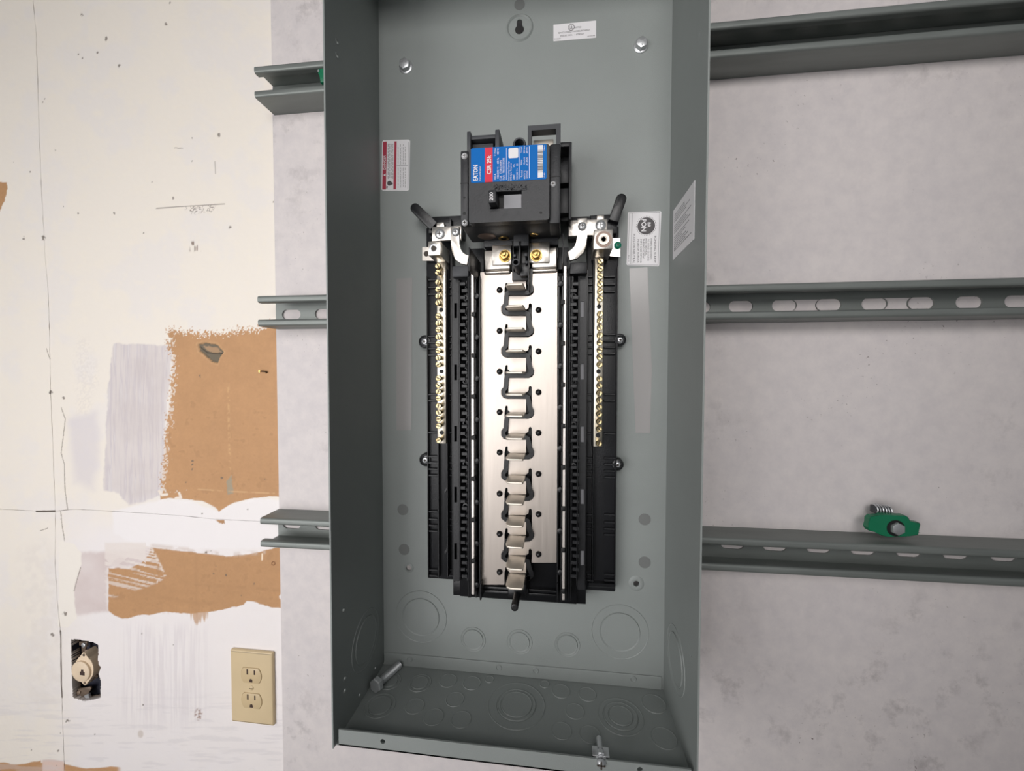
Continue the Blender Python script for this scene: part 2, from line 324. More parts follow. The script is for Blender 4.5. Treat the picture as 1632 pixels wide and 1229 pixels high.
    over(C(130,110,98), sm(sdist(px, py, [(304,385),(318,384),(320,400),(302,400)]), -2, 2)*sm(noise2(px/2, py/9, 71), .5, .7)*.9); over(C(150,138,128), sm(sdline(px, py, [(343,258),(344,277)]), 1, .2)*.8); over(C(150,138,128), sm(sdline(px, py, [(279,236),(292,237)]), 1, .2)*.8)
    crack = np.minimum.reduce([sdline(px, py, [(97,650),(103,668),(100,700),(97,722),(102,740),(104,780),(108,812)]), sdline(px, py, [(97,815),(99,835),(103,862)]), sdline(px, py, [(128,905),(118,942)]), sdline(px, py, [(74,556),(79,572)]), sdline(px, py, [(64,846),(76,842)])]); over(C(140,126,114), sm(crack+(f4-.5)*.6, 1.0, .3)*.8)
    over(C(150,136,128), sm(crack, 1, .2)*0)
    # worn, brush-marked lower area
    over(C(212,206,208), sm(py, 1090, 1140)*sm(fbm((px)/40, py/4, 81, 3), .56, .7)*.3)
    return col

# seams of the old boards, measured on the wall surface
VS = [(50,-120),(52,0),(58,60),(60,120),(62,200),(66,300),(71,400),(77,470),(79,540),(80,625),(83,690),(86,760),(88.5,812),(88.5,840),(88,900),(91,960),(97,1010),(98.5,1090),(101,1160),(104,1229),(107,1340)]
HS = [(-900,806),(-200,808),(0,812),(60,815),(90,814.5),(120,811.5),(160,814),(220,817.5),(300,823),(345,828),(415,831),(470,834),(520,838)]
WL = -41.5                                    # front of the old boards
vs_w = sorted([P(a, b, WL)[::-1] for a, b in VS]); vz = np.array([v[0] for v in vs_w]); vx = np.array([v[1] for v in vs_w])
hs_w = [P(a, b, WL) for a, b in HS]; hx = np.array([v[0] for v in hs_w]); hz = np.array([v[1] for v in hs_w])
XB = -178.0                                   # where the grey board begins
xsm = float(np.interp(400, vz, vx)); zsm = float(np.interp(-250, hx, hz))
ZB, ZT = -Z0*1000+2, 1600.0
HOLE = [(113,1020),(120,1019),(133,1021),(148,1024),(157,1028),(156,1050),(157,1058),(161,1063),(158,1075),(161,1084),(161,1112),(150,1115),(135,1117),(117,1112),(116,1090),(115,1060)]
HOLEW = [P(a, b, WL) for a, b in HOLE]
wall_left = bpy.data.objects.new('wall_left', None); COL.objects.link(wall_left)
bm = NB(); addbox(bm, -2200, XB+30, -70, -58, ZB, ZT); COL.objects.unlink(wall_left); bpy.data.objects.remove(wall_left)
ORG[None] = Vector((0, 0, 0))
wall_left = obj('wall_left', bm, M['stud'], kind='structure', label='old patched white board wall left of the grey board')
pm = bpy.data.materials.new('patched_wall_paint'); pm.use_nodes = True; nt = pm.node_tree; bs = nt.nodes['Principled BSDF']; bs.inputs['Roughness'].default_value = .6; bs.inputs['Specular IOR Level'].default_value = .3
at_ = nt.nodes.new('ShaderNodeAttribute'); at_.attribute_name = 'paint'; nt.links.new(at_.outputs['Color'], bs.inputs['Base Color'])
n1 = nt.nodes.new('ShaderNodeTexNoise'); n1.inputs['Scale'].default_value = 160; n1.inputs['Detail'].default_value = 5; bp = nt.nodes.new('ShaderNodeBump'); bp.inputs['Strength'].default_value = .22; bp.inputs['Distance'].default_value = .0015
tc = nt.nodes.new('ShaderNodeTexCoord'); nt.links.new(tc.outputs['Object'], n1.inputs['Vector']); nt.links.new(n1.outputs['Fac'], bp.inputs['Height']); nt.links.new(bp.outputs['Normal'], bs.inputs['Normal'])
STEP = 1.15
XLO = P(-8, 0, WL)[0]-4 if P(-8, 0, WL)[0] < P(-8, 1229, WL)[0] else P(-8, 1229, WL)[0]-4
ZLO, ZHI = P(0, 1240, WL)[1]-3, P(0, -10, WL)[1]+3
def grade(a, b, lo, hi):
    """positions from a to b, dense between lo and hi, coarse outside"""
    out = []
    if a < lo: out += list(np.linspace(a, lo, max(2, int((lo-a)/60)+1))[:-1])
    s, e = max(a, lo), min(b, hi); out += list(np.linspace(s, e, int((e-s)/STEP)+2))
    if b > hi: out += list(np.linspace(hi, b, max(2, int((b-hi)/60)+1))[1:])
    return np.array(out)
def wall_panel(xa, xb, za, zb, sv, sh):
    """one board; sv=+1 seam on its left, -1 on its right; sh=+1 seam below, -1 above"""
    X = grade(xa, xb, XLO, 500); Z = grade(za, zb, ZLO, ZHI); gx, gz = np.meshgrid(X, Z)
    seamx = xa if sv > 0 else xb; seamz = za if sh > 0 else zb
    wx = np.interp(gz, vz, vx)-xsm+sv*(.02+.9*np.clip(fbm(gz/14, gz*0, 90, 3)-.36, 0, 1))+sv*1.0*((gz < P(98,1005,WL)[1]) & (gz > P(98,1112,WL)[1])); wz = np.interp(gx, hx, hz)-zsm+sh*(.02+.7*np.clip(fbm(gx/12, gx*0, 95, 3)-.4, 0, 1))
    if sv < 0: wz = wz-sh*0+ (-1.4 if sh < 0 else 1.0)*((gx > P(57,815,WL)[0]))*1.0
    gx2 = gx+wx*np.clip(1-np.abs(gx-seamx)/55., 0, 1); gz2 = gz+wz*np.clip(1-np.abs(gz-seamz)/90., 0, 1)
    px, py = to_px(gx2, np.full(gx2.shape, WL), gz2)
    col = paint(np.clip(px, -60, 480), np.clip(py, -40, 1262))
    amp = (fbm(px/16, py/16, 101)-.5)*.8+(fbm(px/120, py/120, 107)-.5)*2.0
    for poly, dep in (([(315,549),(325,546),(345,549),(355,561),(349,570),(346,579),(336,576),(324,564),(317,560)], -2.5), ([(270,527),(345,532),(430,516),(460,514),(460,793),(375,801),(349,814),(335,804),(256,796),(262,690)], -.35)):
        amp = amp+dep*sm(sdist(px, py, poly), -1.5, 1.5)
    gd = WL+np.minimum(amp, .8); gd = np.where((X[None,:] < XLO-20) | (Z[:,None] < ZLO-20) | (Z[:,None] > ZHI+20), WL, gd)
    n, mcol = gx.shape; idx = np.arange(n*mcol).reshape(n, mcol)
    q = np.stack([idx[:-1,:-1], idx[:-1,1:], idx[1:,1:], idx[1:,:-1]], -1).reshape(-1, 4)
    cx_ = gx2.ravel()[q].mean(1); cz_ = gz2.ravel()[q].mean(1)
    hx0, hz0 = np.array(HOLEW).min(0); hx1, hz1 = np.array(HOLEW).max(0)
    if sv > 0 and sh < 0:
        near = (cx_ > hx0-5) & (cx_ < hx1+5) & (cz_ > hz0-5) & (cz_ < hz1+5); kill = np.zeros(len(q), bool); kill[near] = sdist(cx_[near]+rng.randn(near.sum())*.25, cz_[near], HOLEW) > 0; q = q[~kill]
    V = np.stack([gx2.ravel()/1000, -gd.ravel()/1000, gz2.ravel()/1000+Z0], -1)
    e = np.concatenate([q[:,[0,1]], q[:,[1,2]], q[:,[2,3]], q[:,[3,0]]]); es = np.sort(e, 1); key = es[:,0].astype(np.int64)*len(V)+es[:,1]
    u, inv, cnt = np.unique(key, return_inverse=True, return_counts=True); bd = e[cnt[inv] == 1]
    bv = np.unique(bd); mp = np.zeros(len(V), int); mp[bv] = np.arange(len(bv))+len(V); V2 = V[bv].copy(); V2[:,1] += .011
    sk = np.stack([bd[:,1], bd[:,0], mp[bd[:,0]], mp[bd[:,1]]], -1)
    c2 = np.tile(np.array(s2l((150,128,108))), (len(bv), 1)); Call = np.concatenate([col.reshape(-1, 3), c2]); Vall = np.concatenate([V, V2]); Q = np.concatenate([q, sk])
    me = bpy.data.meshes.new('wall_panel'); me.vertices.add(len(Vall)); me.vertices.foreach_set('co', Vall.ravel()); me.loops.add(Q.size); me.loops.foreach_set('vertex_index', Q.ravel())
    me.polygons.add(len(Q)); me.polygons.foreach_set('loop_start', np.arange(0, Q.size, 4)); me.polygons.foreach_set('loop_total', np.full(len(Q), 4)); me.update(calc_edges=True)
    ca = me.attributes.new('paint', 'FLOAT_COLOR', 'POINT'); ca.data.foreach_set('color', np.concatenate([Call, np.ones((len(Call), 1))], 1).ravel())
    sf = np.ones(len(Q), bool); sf[len(q):] = False; me.polygons.foreach_set('use_smooth', sf); me.materials.append(pm); me.validate()
    o = bpy.data.objects.new('wall_panel', me); COL.objects.link(o); o.parent = wall_left
for xa, xb, sv in ((-2200, xsm, -1), (xsm, XB, 1)):
    for za, zb, sh in ((zsm, ZT, 1), (ZB, zsm, -1)): wall_panel(xa, xb, za, zb, sv, sh)

# grey skim-coated board on the right
gm = bpy.data.materials.new('grey_skim_board'); gm.use_nodes = True; nt = gm.node_tree; bs = nt.nodes['Principled BSDF']; bs.inputs['Roughness'].default_value = .62; bs.inputs['Specular IOR Level'].default_value = .3
tc = nt.nodes.new('ShaderNodeTexCoord')
def nz(scale, det=4, rough=.55, st=None):
    n = nt.nodes.new('ShaderNodeTexNoise'); n.inputs['Scale'].default_value = scale; n.inputs['Detail'].default_value = det; n.inputs['Roughness'].default_value = rough
    if st:
        mp = nt.nodes.new('ShaderNodeMapping'); mp.inputs['Scale'].default_value = st; nt.links.new(tc.outputs['Object'], mp.inputs['Vector']); nt.links.new(mp.outputs['Vector'], n.inputs['Vector'])
    else: nt.links.new(tc.outputs['Object'], n.inputs['Vector'])
    return n.outputs['Fac']
def ramp(f, p0, c0, p1, c1):
    r = nt.nodes.new('ShaderNodeValToRGB'); r.color_ramp.elements[0].position = p0; r.color_ramp.elements[0].color = (*c0, 1); r.color_ramp.elements[1].position = p1; r.color_ramp.elements[1].color = (*c1, 1); nt.links.new(f, r.inputs['Fac']); return r.outputs['Color']
def mixc(fac, a, b, mode='MIX'):
    m = nt.nodes.new('ShaderNodeMix'); m.data_type = 'RGBA'; m.blend_type = mode
    if isinstance(fac, float): m.inputs[0].default_value = fac
    else: nt.links.new(fac, m.inputs[0])
    nt.links.new(a, m.inputs[6])
    if isinstance(b, tuple): m.inputs[7].default_value = (*b, 1)
    else: nt.links.new(b, m.inputs[7])
    return m.outputs[2]
base = ramp(nz(7, 5), .3, s2l((211,204,205)), .7, s2l((219,211,209)))
base = mixc(.5, base, ramp(nz(60, 6, .65), .35, s2l((205,199,200)), .65, s2l((223,216,214))))
blot = ramp(nz(26, 6, .7), .53, (0,0,0), .68, (1,1,1)); zone = ramp(nz(3.2, 2), .47, (0,0,0), .62, (1,1,1)); fac = mixc(1.0, blot, zone, 'MULTIPLY'); base = mixc(fac, base, s2l((186,179,179)))
spk = ramp(nz(210, 3, .6), .655, (0,0,0), .70, (1,1,1)); zone2 = ramp(nz(9, 3), .52, (0,0,0), .66, (1,1,1)); fac = mixc(1.0, spk, zone2, 'MULTIPLY'); base = mixc(fac, base, s2l((124,114,112)))
nt.links.new(base, bs.inputs['Base Color'])
bp = nt.nodes.new('ShaderNodeBump'); bp.inputs['Strength'].default_value = .2; bp.inputs['Distance'].default_value = .001; nt.links.new(nz(130, 5), bp.inputs['Height']); nt.links.new(bp.outputs['Normal'], bs.inputs['Normal'])
bm = NB(); addbox(bm, XB, 2400, -52, WD, ZB, ZT, .6, 1)
obj('wall_right', bm, gm, kind='structure', label='grey skim-coated board wall behind the panel')
bm = NB(); addbox(bm, -2200, 2400, -70, 2600, ZB-20, ZB-1); obj('floor', bm, mat('concrete_floor', (120,114,108), .8, 0, .2, 40, .15, 6), kind='structure')

# =================================================================== strut channels
def strut(name, hz, slope, xl, xr, label, slot_ref):
    t = empty(name, (xl+xr)/2, WD, hz, label, 'strut channel', 'galvanized strut channels across the wall')
    H2, T, LP, DEP = 20.65, 2.4, 9.4, 38.0; d0 = WD+.2; d1 = d0+DEP-.4
    bm = NB()
    def ext(prof):                         # profile in (d, z offset) swept along x
        a = [bm.verts.new(B(xl, d, hz+slope*(xl-180)+z)) for d, z in prof]; b = [bm.verts.new(B(xr, d, hz+slope*(xr-180)+z)) for d, z in prof]; n = len(prof)
        fs = [bm.faces.new((a[i], a[(i+1) % n], b[(i+1) % n], b[i])) for i in range(n)]+[bm.faces.new(a[::-1]), bm.faces.new(b)]; bmesh.ops.recalc_face_normals(bm, faces=fs)
    for s in (1, -1):
        r = 3.2; arc = lambda cd, cz_, rr, a0, a1, n=5: [(cd+rr*math.cos(a0+(a1-a0)*i/n), s*(cz_+rr*math.sin(a0+(a1-a0)*i/n))) for i in range(n+1)]
        outer = [(d0, s*(H2-T-.5)), (d0, s*H2)]+arc(d1-r, H2-r, r, PI/2, 0)+arc(d1-r, H2-LP+r, r, 0, -PI/2)+[(d1-8.5, s*(H2-LP))]
        inner = [(d1-8.5, s*(H2-LP+T))]+arc(d1-r, H2-LP+r, r-T, -PI/2, 0)+arc(d1-r, H2-r, r-T, 0, PI/2)+[(d0+T, s*(H2-T)), (d0+T, s*(H2-T-.5))]
        ext(outer+inner)
    holes = []; k = math.ceil((xl+8-slot_ref)/50.8)
    while slot_ref+k*50.8+16 < xr:
        x = slot_ref+k*50.8; k += 1
        if x-16 < xl: continue
        z = hz+slope*(x-180); holes.append(rrect(x-14.3, x+14.3, z-7.1, z+7.1, 7.0, 5))
    zl, zr = hz+slope*(xl-180), hz+slope*(xr-180); holed(bm, [(xl, zl-H2+1.5), (xr, zr-H2+1.5), (xr, zr+H2-1.5), (xl, zl+H2-1.5)], holes, d0, d0+T)
    obj('channel_body', bm, M['galv'], t)
    return t
sx = P(1250, 486, WD+2.4)[0]
strut('strut_channel', 777.8, -.0017, -174.5, 1250, 'topmost galvanized strut channel on the wall, passing behind the panel top', sx+20)
strut('strut_channel', 473.9, .0008, -175.6, 1300, 'middle galvanized strut channel with a row of oblong slots open to view', sx)
strut('strut_channel', 170.4, .0050, -177.6, 1350, 'lowest galvanized strut channel, with the green nut holder resting on it', P(1235, 882, WD+2.4)[0])

# =================================================================== enclosure
EW, ED, LD, EH = 362.0, 121.0, 117.0, 870.0
enc = empty('electrical_panel', EW/2, 0, 0, 'tall open grey steel electrical panel enclosure mounted on the strut channels', 'electrical panel')
T = 1.6
def kh(px, py, s=1.):
    x, z = P(px, py, 0); return x, z
kx, kz = P(828, 47, 0)
keyhole = [(kx+5.6*math.sin(a), kz-5.6*math.cos(a)) for a in np.linspace(-2.5, 2.5, 18)]+[(kx+3.4, kz+8), (kx+3.2, kz+10.5), (kx+1.6, kz+12), (kx-1.6, kz+12), (kx-3.2, kz+10.5), (kx-3.4, kz+8)]
mh = [P(652, 905, 0), P(1014, 930, 0)]
bm = NB(); holed(bm, [(-1, -2), (EW+1, -2), (EW+1, EH), (-1, EH)], [keyhole]+[circ(x, z, 3.6, 16) for x, z in mh], -.0, 1.6-1.6+.0001 if False else -1.6)
back = obj('back_panel', bm, M['enc'], enc)
bh = [(537, 67), (537, 89), (547, 973), (549, 1082), (549, 1101)]; bh2 = [(573, 1108), (557, 1151), (612, 1057), (598, 1065)]
def side(x0, x1, holes, name):
    bm = NB(); cu = [(0-1.6, -2), (ED, -2), (ED, EH), (-1.6, EH)]
    holed(bm, cu, holes, x0, x1)                                   # built in (d,z) then turned into a side sheet
    for v in bm.verts:
        a = v.co.copy(); v.co = Vector((-a.y, -a.x, a.z))
    bmesh.ops.reverse_faces(bm, faces=bm.faces[:]) if False else None
    bmesh.ops.recalc_face_normals(bm, faces=bm.faces[:])
    return obj(name, bm, M['enc'], enc)
lh = [circ(*PSX(a, b, 0.6), 1.9, 10) for a, b in bh]+[circ(*PSX(a, b, .6), 1.6, 8) for a, b in bh2]
side_l = side(-1.0, .6, lh, 'side_wall')
side_r = side(EW-.6, EW+1.0, [circ(*PSX(1101, 1045, EW-.6), 1.6, 10)], 'side_wall')
bm = NB(); addbox(bm, .6, EW-.6, 0, LD, -1.6, 0); floor_p = obj('bottom_panel', bm, M['enc'], enc)
bm = NB(); addbox(bm, 0.6, EW-.6, 0, LD, EH-1.6, EH); obj('top_panel', bm, M['enc'], enc)
lhp = [P(610, 1182, LD), P(1020, 1227, LD)]
bm = NB(); holed(bm, [(4, -1.6), (EW-4, -1.6), (EW-4, 15.6), (4, 15.6)], [circ(x, z, 2.6, 16) for x, z in lhp], LD-1.6, LD); obj('front_lip', bm, M['enc'], enc)
bm = NB(); addbox(bm, 4, EW-4, LD-1.6, LD, EH-15.6, EH-1.6); obj('front_lip', bm, M['enc'], enc)
bm = NB(); addbox(bm, 1.5, EW-3, .0, 1.7, .2, 16.5, .5, 1); tab = obj('bottom_flange', bm, M['enc'], enc)
for px_, py_ in ((653,1051), (795,1064), (854,1069), (1009,1082)):
    x, z = P(px_, py_, 1.7); bm = NB(); lathe(bm, [(0,.1),(2.6,.1),(3.4,1.0),(4.2,.0)], fr_front(x, z, 1.7), 20); obj('weld_dimple', bm, M['enc'], tab)
def knock(frame, radii, parent):
    bm = NB(); prof = [(0, .35)]
    h = .35+.55*(len(radii)-1)
    prof = [(0, h)]
    for i, r in enumerate(radii):
        prof += [(r-1.2, h), (r-.5, h+.35), (r-.15, h-.1), (r, max(0., h-.75) if i == len(radii)-1 else h-.95)]; h -= .55
        if i < len(radii)-1: prof += [(r+.8, h)]
    lathe(bm, prof, frame, 40); return obj('knockout', bm, M['enc'], parent, smooth=11)
for px_, py_, rs in ((671,983,(29,41)), (754,1019,(16,20)), (828,1023,(16,20.5)), (904,1027.5,(16.5,20.5)), (988,1007,(32,46))):
    x, z = P(px_, py_, 0); s = mmpx(px_, py_, 0); knock(fr_front(x, z, 0), [r*s for r in rs], back)
def fr_floor(x, d): return lambda u, v, h: B(x+u, d+v, h)
for px_, py_, rs in ((621,1086,(13,18)), (669,1089,(13.5,18.5)), (714,1085,(14.5,)), (752,1089,(14.5,)), (780,1083,(7.5,)), (606,1125,(18,24.5)), (661,1126,(15.5,)), (725,1115,(15,)), (691,1143,(16.5,)), (735,1147,(16.5,)), (823,1124,(25,31,46)),
                     (868,1091,(8,)), (894,1102,(14.5,)), (936,1107,(14.5,)), (916,1134,(15.5,)), (895,1165,(16.5,)), (940,1171,(17,)), (989,1142,(19,27,36)), (1042,1122,(19,)), (1058,1177,(20.5,))):
    x, d = PFL(px_, py_); p1 = PFL(px_+1, py_); knock(fr_floor(x, d), [r*abs(p1[0]-x)*1.0 for r in rs], floor_p)
dl, zl = PSX(583, 1019, .6); dr, zr = PSX(1077, 1050, EW-.6)
knock(lambda u, v, h: B(.6+h, dl+u, zl+v), (26, 34), side_l); knock(lambda u, v, h: B(EW-.6-h, dr+u, zr+v), (26, 34), side_r)
for (a, b) in bh: 
    d_, z_ = PSX(a, b, .6); bm = NB(); lathe(bm, [(1.9, 0), (2.2, .5), (3.2, .0)], lambda u, v, h: B(.6+h, d_+u, z_+v), 14); obj('hole_rim', bm, M['enc'], side_l)
d_, z_ = PSX(1113, 61, EW-.6); bm = NB(); lathe(bm, [(0, .3), (3, .35), (4.5, .0)], lambda u, v, h: B(EW-.6-h, d_+u, z_+v), 16); obj('dimple', bm, M['enc'], side_r)
# embossed keyhole dish and mounting dimples
bm = NB(); lathe(bm, [(13.5, .15), (15.2, 1.5), (17.0, .0)], fr_front(kx, kz+2, 0), 40); obj('keyhole_emboss', bm, M['enc'], back)
for (x, z), r in zip(mh, (6.5, 9.5)):
    bm = NB(); lathe(bm, [(3.6, .9), (r*.6, 1.4), (r*.85, 1.0), (r, 0)], fr_front(x, z, 0), 32); obj('mounting_emboss', bm, M['enc'], back)
for px_, py_, r in ((642,812.5,8.6), (644,876,8.6), (1027.5,828,9.8), (1027.5,896.5,9.8), (828,7,8.5)):
    bm = NB(); pcyl(bm, px_, py_, r, .25, -.0, 28); obj('blanking_spot', bm, M['dim'], back, label='darker grey round spot')
bm = NB(); pprism(bm, [(632,444), (657,443), (655.5,686), (631.5,686)], .35, 0); obj('tape_strip', bm, M['tape'], enc, label='clear tape strip')
bm = NB(); pprism(bm, [(1003,428), (1032,426), (1036,520), (1039,590), (1036,690), (1013,690), (1009,590)], .35, 0); obj('tape_strip', bm, M['tape'], enc, label='clear tape strip')

# stickers on the enclosure
def sticker(name, pxs, d, label, r=True):
    bm = NB(); pprism(bm, pxs, d, 0); return obj(name, bm, M['white'], enc, label=label, smooth=0)
L1 = sticker('danger_label', [(611,223.5), (651,222.5), (653.5,224.5), (652,302), (650,304), (610,304), (608,302), (609,226)], .4, 'white label with red danger bands')
bm = NB(); pprism(bm, [(610.6,226), (616.5,225.6), (615,302), (609.2,302)], .5, .4); pprism(bm, [(628.5,225.5), (632.2,225.3), (631,301.7), (627,301.8)], .5, .4); obj('red_band', bm, M['dred'], L1, smooth=0)
x, z = P(612.8, 259, .6); text(L1, 'DANGER', x, z, .62, 3.4, M['white'], 90, .01, fit=18)
bm = NB(); pprism(bm, [(610.8,279), (614.6,276.6), (614.3,281.2)], .62, .5); obj('warning_triangle', bm, M['white'], L1, smooth=0)
bm = NB()
for i, xx in enumerate((618.5, 621, 623.5, 626)): fine_print(bm, xx, 229, 285, 1.0, .56, i)
for i, xx in enumerate((634.5, 638, 640.5, 643, 646)): fine_print(bm, xx, 230 if i % 2 else 234, 262, .9, .56, i+10); fine_print(bm, xx, 267, 299, .9, .56, i+20)
obj('fine_print', bm, M['greyink'], L1, smooth=0)
bm = NB(); pcyl(bm, 620.5, 292, 3.6, .56, .4, 14); pprism(bm, [(615.8,296), (618,297), (617,301), (615.6,300)], .56, .4); pcyl(bm, 624, 292.5, 2, .57, .4, 10); obj('shock_pictogram', bm, M['ink'], L1, smooth=0)
bm = NB(); pprism(bm, [(632.2,263.6), (650,263), (650,263.7), (632.2,264.3)], .56, .4); pprism(bm, [(651,226), (651.6,226), (650.2,301), (649.7,301)], .56, .4); obj('frame_line', bm, M['greyink'], L1, smooth=0)

L2 = sticker('listing_label', [(882,39.5), (950,32.5), (950,60), (882,66)], .4, 'white listing label with a circled mark')
x, z = P(910.5, 43.5, .5)
bm = NB(); holed(bm, circ(x, z, 3.9, 28), [circ(x, z, 3.25, 28)], .4, .5); obj('circle_mark', bm, M['ink'], L2, smooth=0)
text(L2, 'UL', x, z, .5, 3.6, M['ink'], 0, .012, fit=4.2)
for s, a, b, h, ft in (('LISTED', 921, 43.5, 1.9, 8), ('ENCLOSED PANELBOARD', 915, 50, 1.9, 37), ('ISSUE NO.  1178267', 912, 55.5, 1.9, 28), ('E10837', 888.5, 61.8, 1.3, 8), ('W20548', 942, 57.2, 1.3, 9)):
    x, z = P(a, b, .5); text(L2, s, x, z, .5, h, M['ink'], 0, .004, fit=ft)

L3 = sticker('bonding_label', [(1001,338.5), (1052.5,336.5), (1054,338), (1050.5,423), (1049,424.5), (999.5,422.5), (998.5,421)], .4, 'white neutral bonding label with a round black badge')
cx3, cz3 = P(1030, 360, .5); rb = 14*mmpx(1030, 360, .5)
bm = NB(); cyl(bm, cx3, cz3, rb, .4, .5, 36)
for i in range(36):
    a = 2*PI*i/36; u, v = math.cos(a), math.sin(a); n_ = (-v, u); r0, r1 = rb*1.07, rb*1.15; wv = .35
    prism(bm, [(cx3+u*r0+n_[0]*wv, cz3+v*r0+n_[1]*wv), (cx3+u*r0-n_[0]*wv, cz3+v*r0-n_[1]*wv), (cx3+u*r1-n_[0]*wv, cz3+v*r1-n_[1]*wv), (cx3+u*r1+n_[0]*wv, cz3+v*r1+n_[1]*wv)], .4, .5)
obj('badge', bm, M['ink'], L3, smooth=0)
x, z = P(1034.5, 358.5, .6); text(L3, 'BR', x, z, .6, 3.7, M['white'], -90, .012)
x, z = P(1026, 359, .6); text(L3, 'PON', x, z, .6, 5.6, M['white'], -90, .02, fit=14.5)
for s, a, b, h, ft in (('BONDING SCREW', 1044.3, 397.5, 2.3, 32), ('WHEN REQUIRED', 1037.6, 396.5, 1.9, 25), ('TO BOND GROUND', 1033.3, 398.5, 1.9, 26), ('AND NEUTRAL,', 1029.4, 394, 1.9, 21), ('THREAD SCREW', 1025.6, 396, 1.9, 23.5), ('INTO CASE WITH 40', 1021.6, 400, 1.9, 28), ('IN-LBS OF TORQUE', 1017, 400, 1.9, 28), ('PLUG-ON NEUTRAL', 1010.4, 396.5, 2.4, 35), ('Rev. 01', 1002, 412, 1.2, 7)):
    x, z = P(a, b, .5); text(L3, s, x, z, .5, h, M['ink'], -90, .004, fit=ft)
bm = NB(); pprism(bm, [(1007.5,340), (1008.2,340), (1005.3,421.5), (1004.6,421.5)], .5, .4); pprism(bm, [(1003,339.7), (1003.6,339.7), (1000.6,421.3), (1000,421.3)], .5, .4); pprism(bm, [(1003,339.5), (1051,338), (1051,338.7), (1003,340.2)], .5, .4); pprism(bm, [(1000.5,420.8), (1048.5,422.3), (1048.5,423), (1000.5,421.5)], .5, .4); pprism(bm, [(1051,338), (1051.6,338), (1049,422.7), (1048.4,422.7)], .5, .4); obj('frame_line', bm, M['greyink'], L3, smooth=0)

q = [PSX(a, b, EW-.6) for a, b in ((1074.5,331), (1108,291.5), (1106,385), (1072,413))]
d0_, d1_ = (q[0][0]+q[3][0])/2, (q[1][0]+q[2][0])/2; z1_, z0_ = (q[0][1]+q[1][1])/2, (q[2][1]+q[3][1])/2
bm = NB(); addbox(bm, EW-1.0, EW-.6, d0_, d1_, z0_, z1_); L4 = obj('rating_label', bm, M['white'], enc, label='white rating label on the inner side wall', smooth=0)
bm = NB(); r_ = random.Random(4)
for i in range(17):
    zz = z1_-8-i*(z1_-z0_-14)/17.; 
    if i in (4, 9): continue
    dd = d0_+5; lim = d0_+(d1_-d0_)*(.45+.45*r_.random())
    while dd < lim:
        l = r_.uniform(2, 6); bm.faces.new([bm.verts.new(B(EW-1.05, a, b)) for a, b in ((dd, zz), (dd+l, zz), (dd+l, zz+1.3), (dd, zz+1.3))]); dd += l+1
obj('fine_print', bm, M['greyink'], L4, smooth=0)
for i in range(1):
    text(L4, 'BR', 0, 0, 0, 4, M['ink'], side=(d0_+9, z1_-46, EW-1.06))

# =================================================================== bolts holding the panel
def hexbolt(px_, py_, label, rp):
    x, z = P(px_, py_, 6); t = empty('mounting_bolt', x, 0, z, label, 'bolt', 'hex bolts through the panel back')
    s = mmpx(px_, py_, 6); r = rp*s
    bm = NB(); lathe(bm, [(0, 1.4), (r*1.0, 1.4), (r*1.12, .8), (r*1.12, .1)], fr_front(x, z, .0), 32); obj('flange_washer', bm, M['zinc'], t)
    bm = NB(); cyl(bm, x, z, r*.92, 1.4, 7.2, 6, 1.0, .35); obj('hex_head', bm, M['zinc'], t)
    bm = NB(); 
    for k in range(3):
        a = .5+k*2.1; prism(bm, [(x+r*.15*math.cos(a), z+r*.15*math.sin(a)), (x+r*.6*math.cos(a-.15), z+r*.6*math.sin(a-.15)), (x+r*.6*math.cos(a+.15), z+r*.6*math.sin(a+.15))], 7.2, 7.5)
    obj('head_marks', bm, M['zinc'], t)
hexbolt(644, 101, 'zinc hex bolt at upper left of the panel back, above the red danger label', 9.5)
hexbolt(1023, 67, 'zinc hex bolt at upper right of the panel back, beside the small listing label', 10.5)

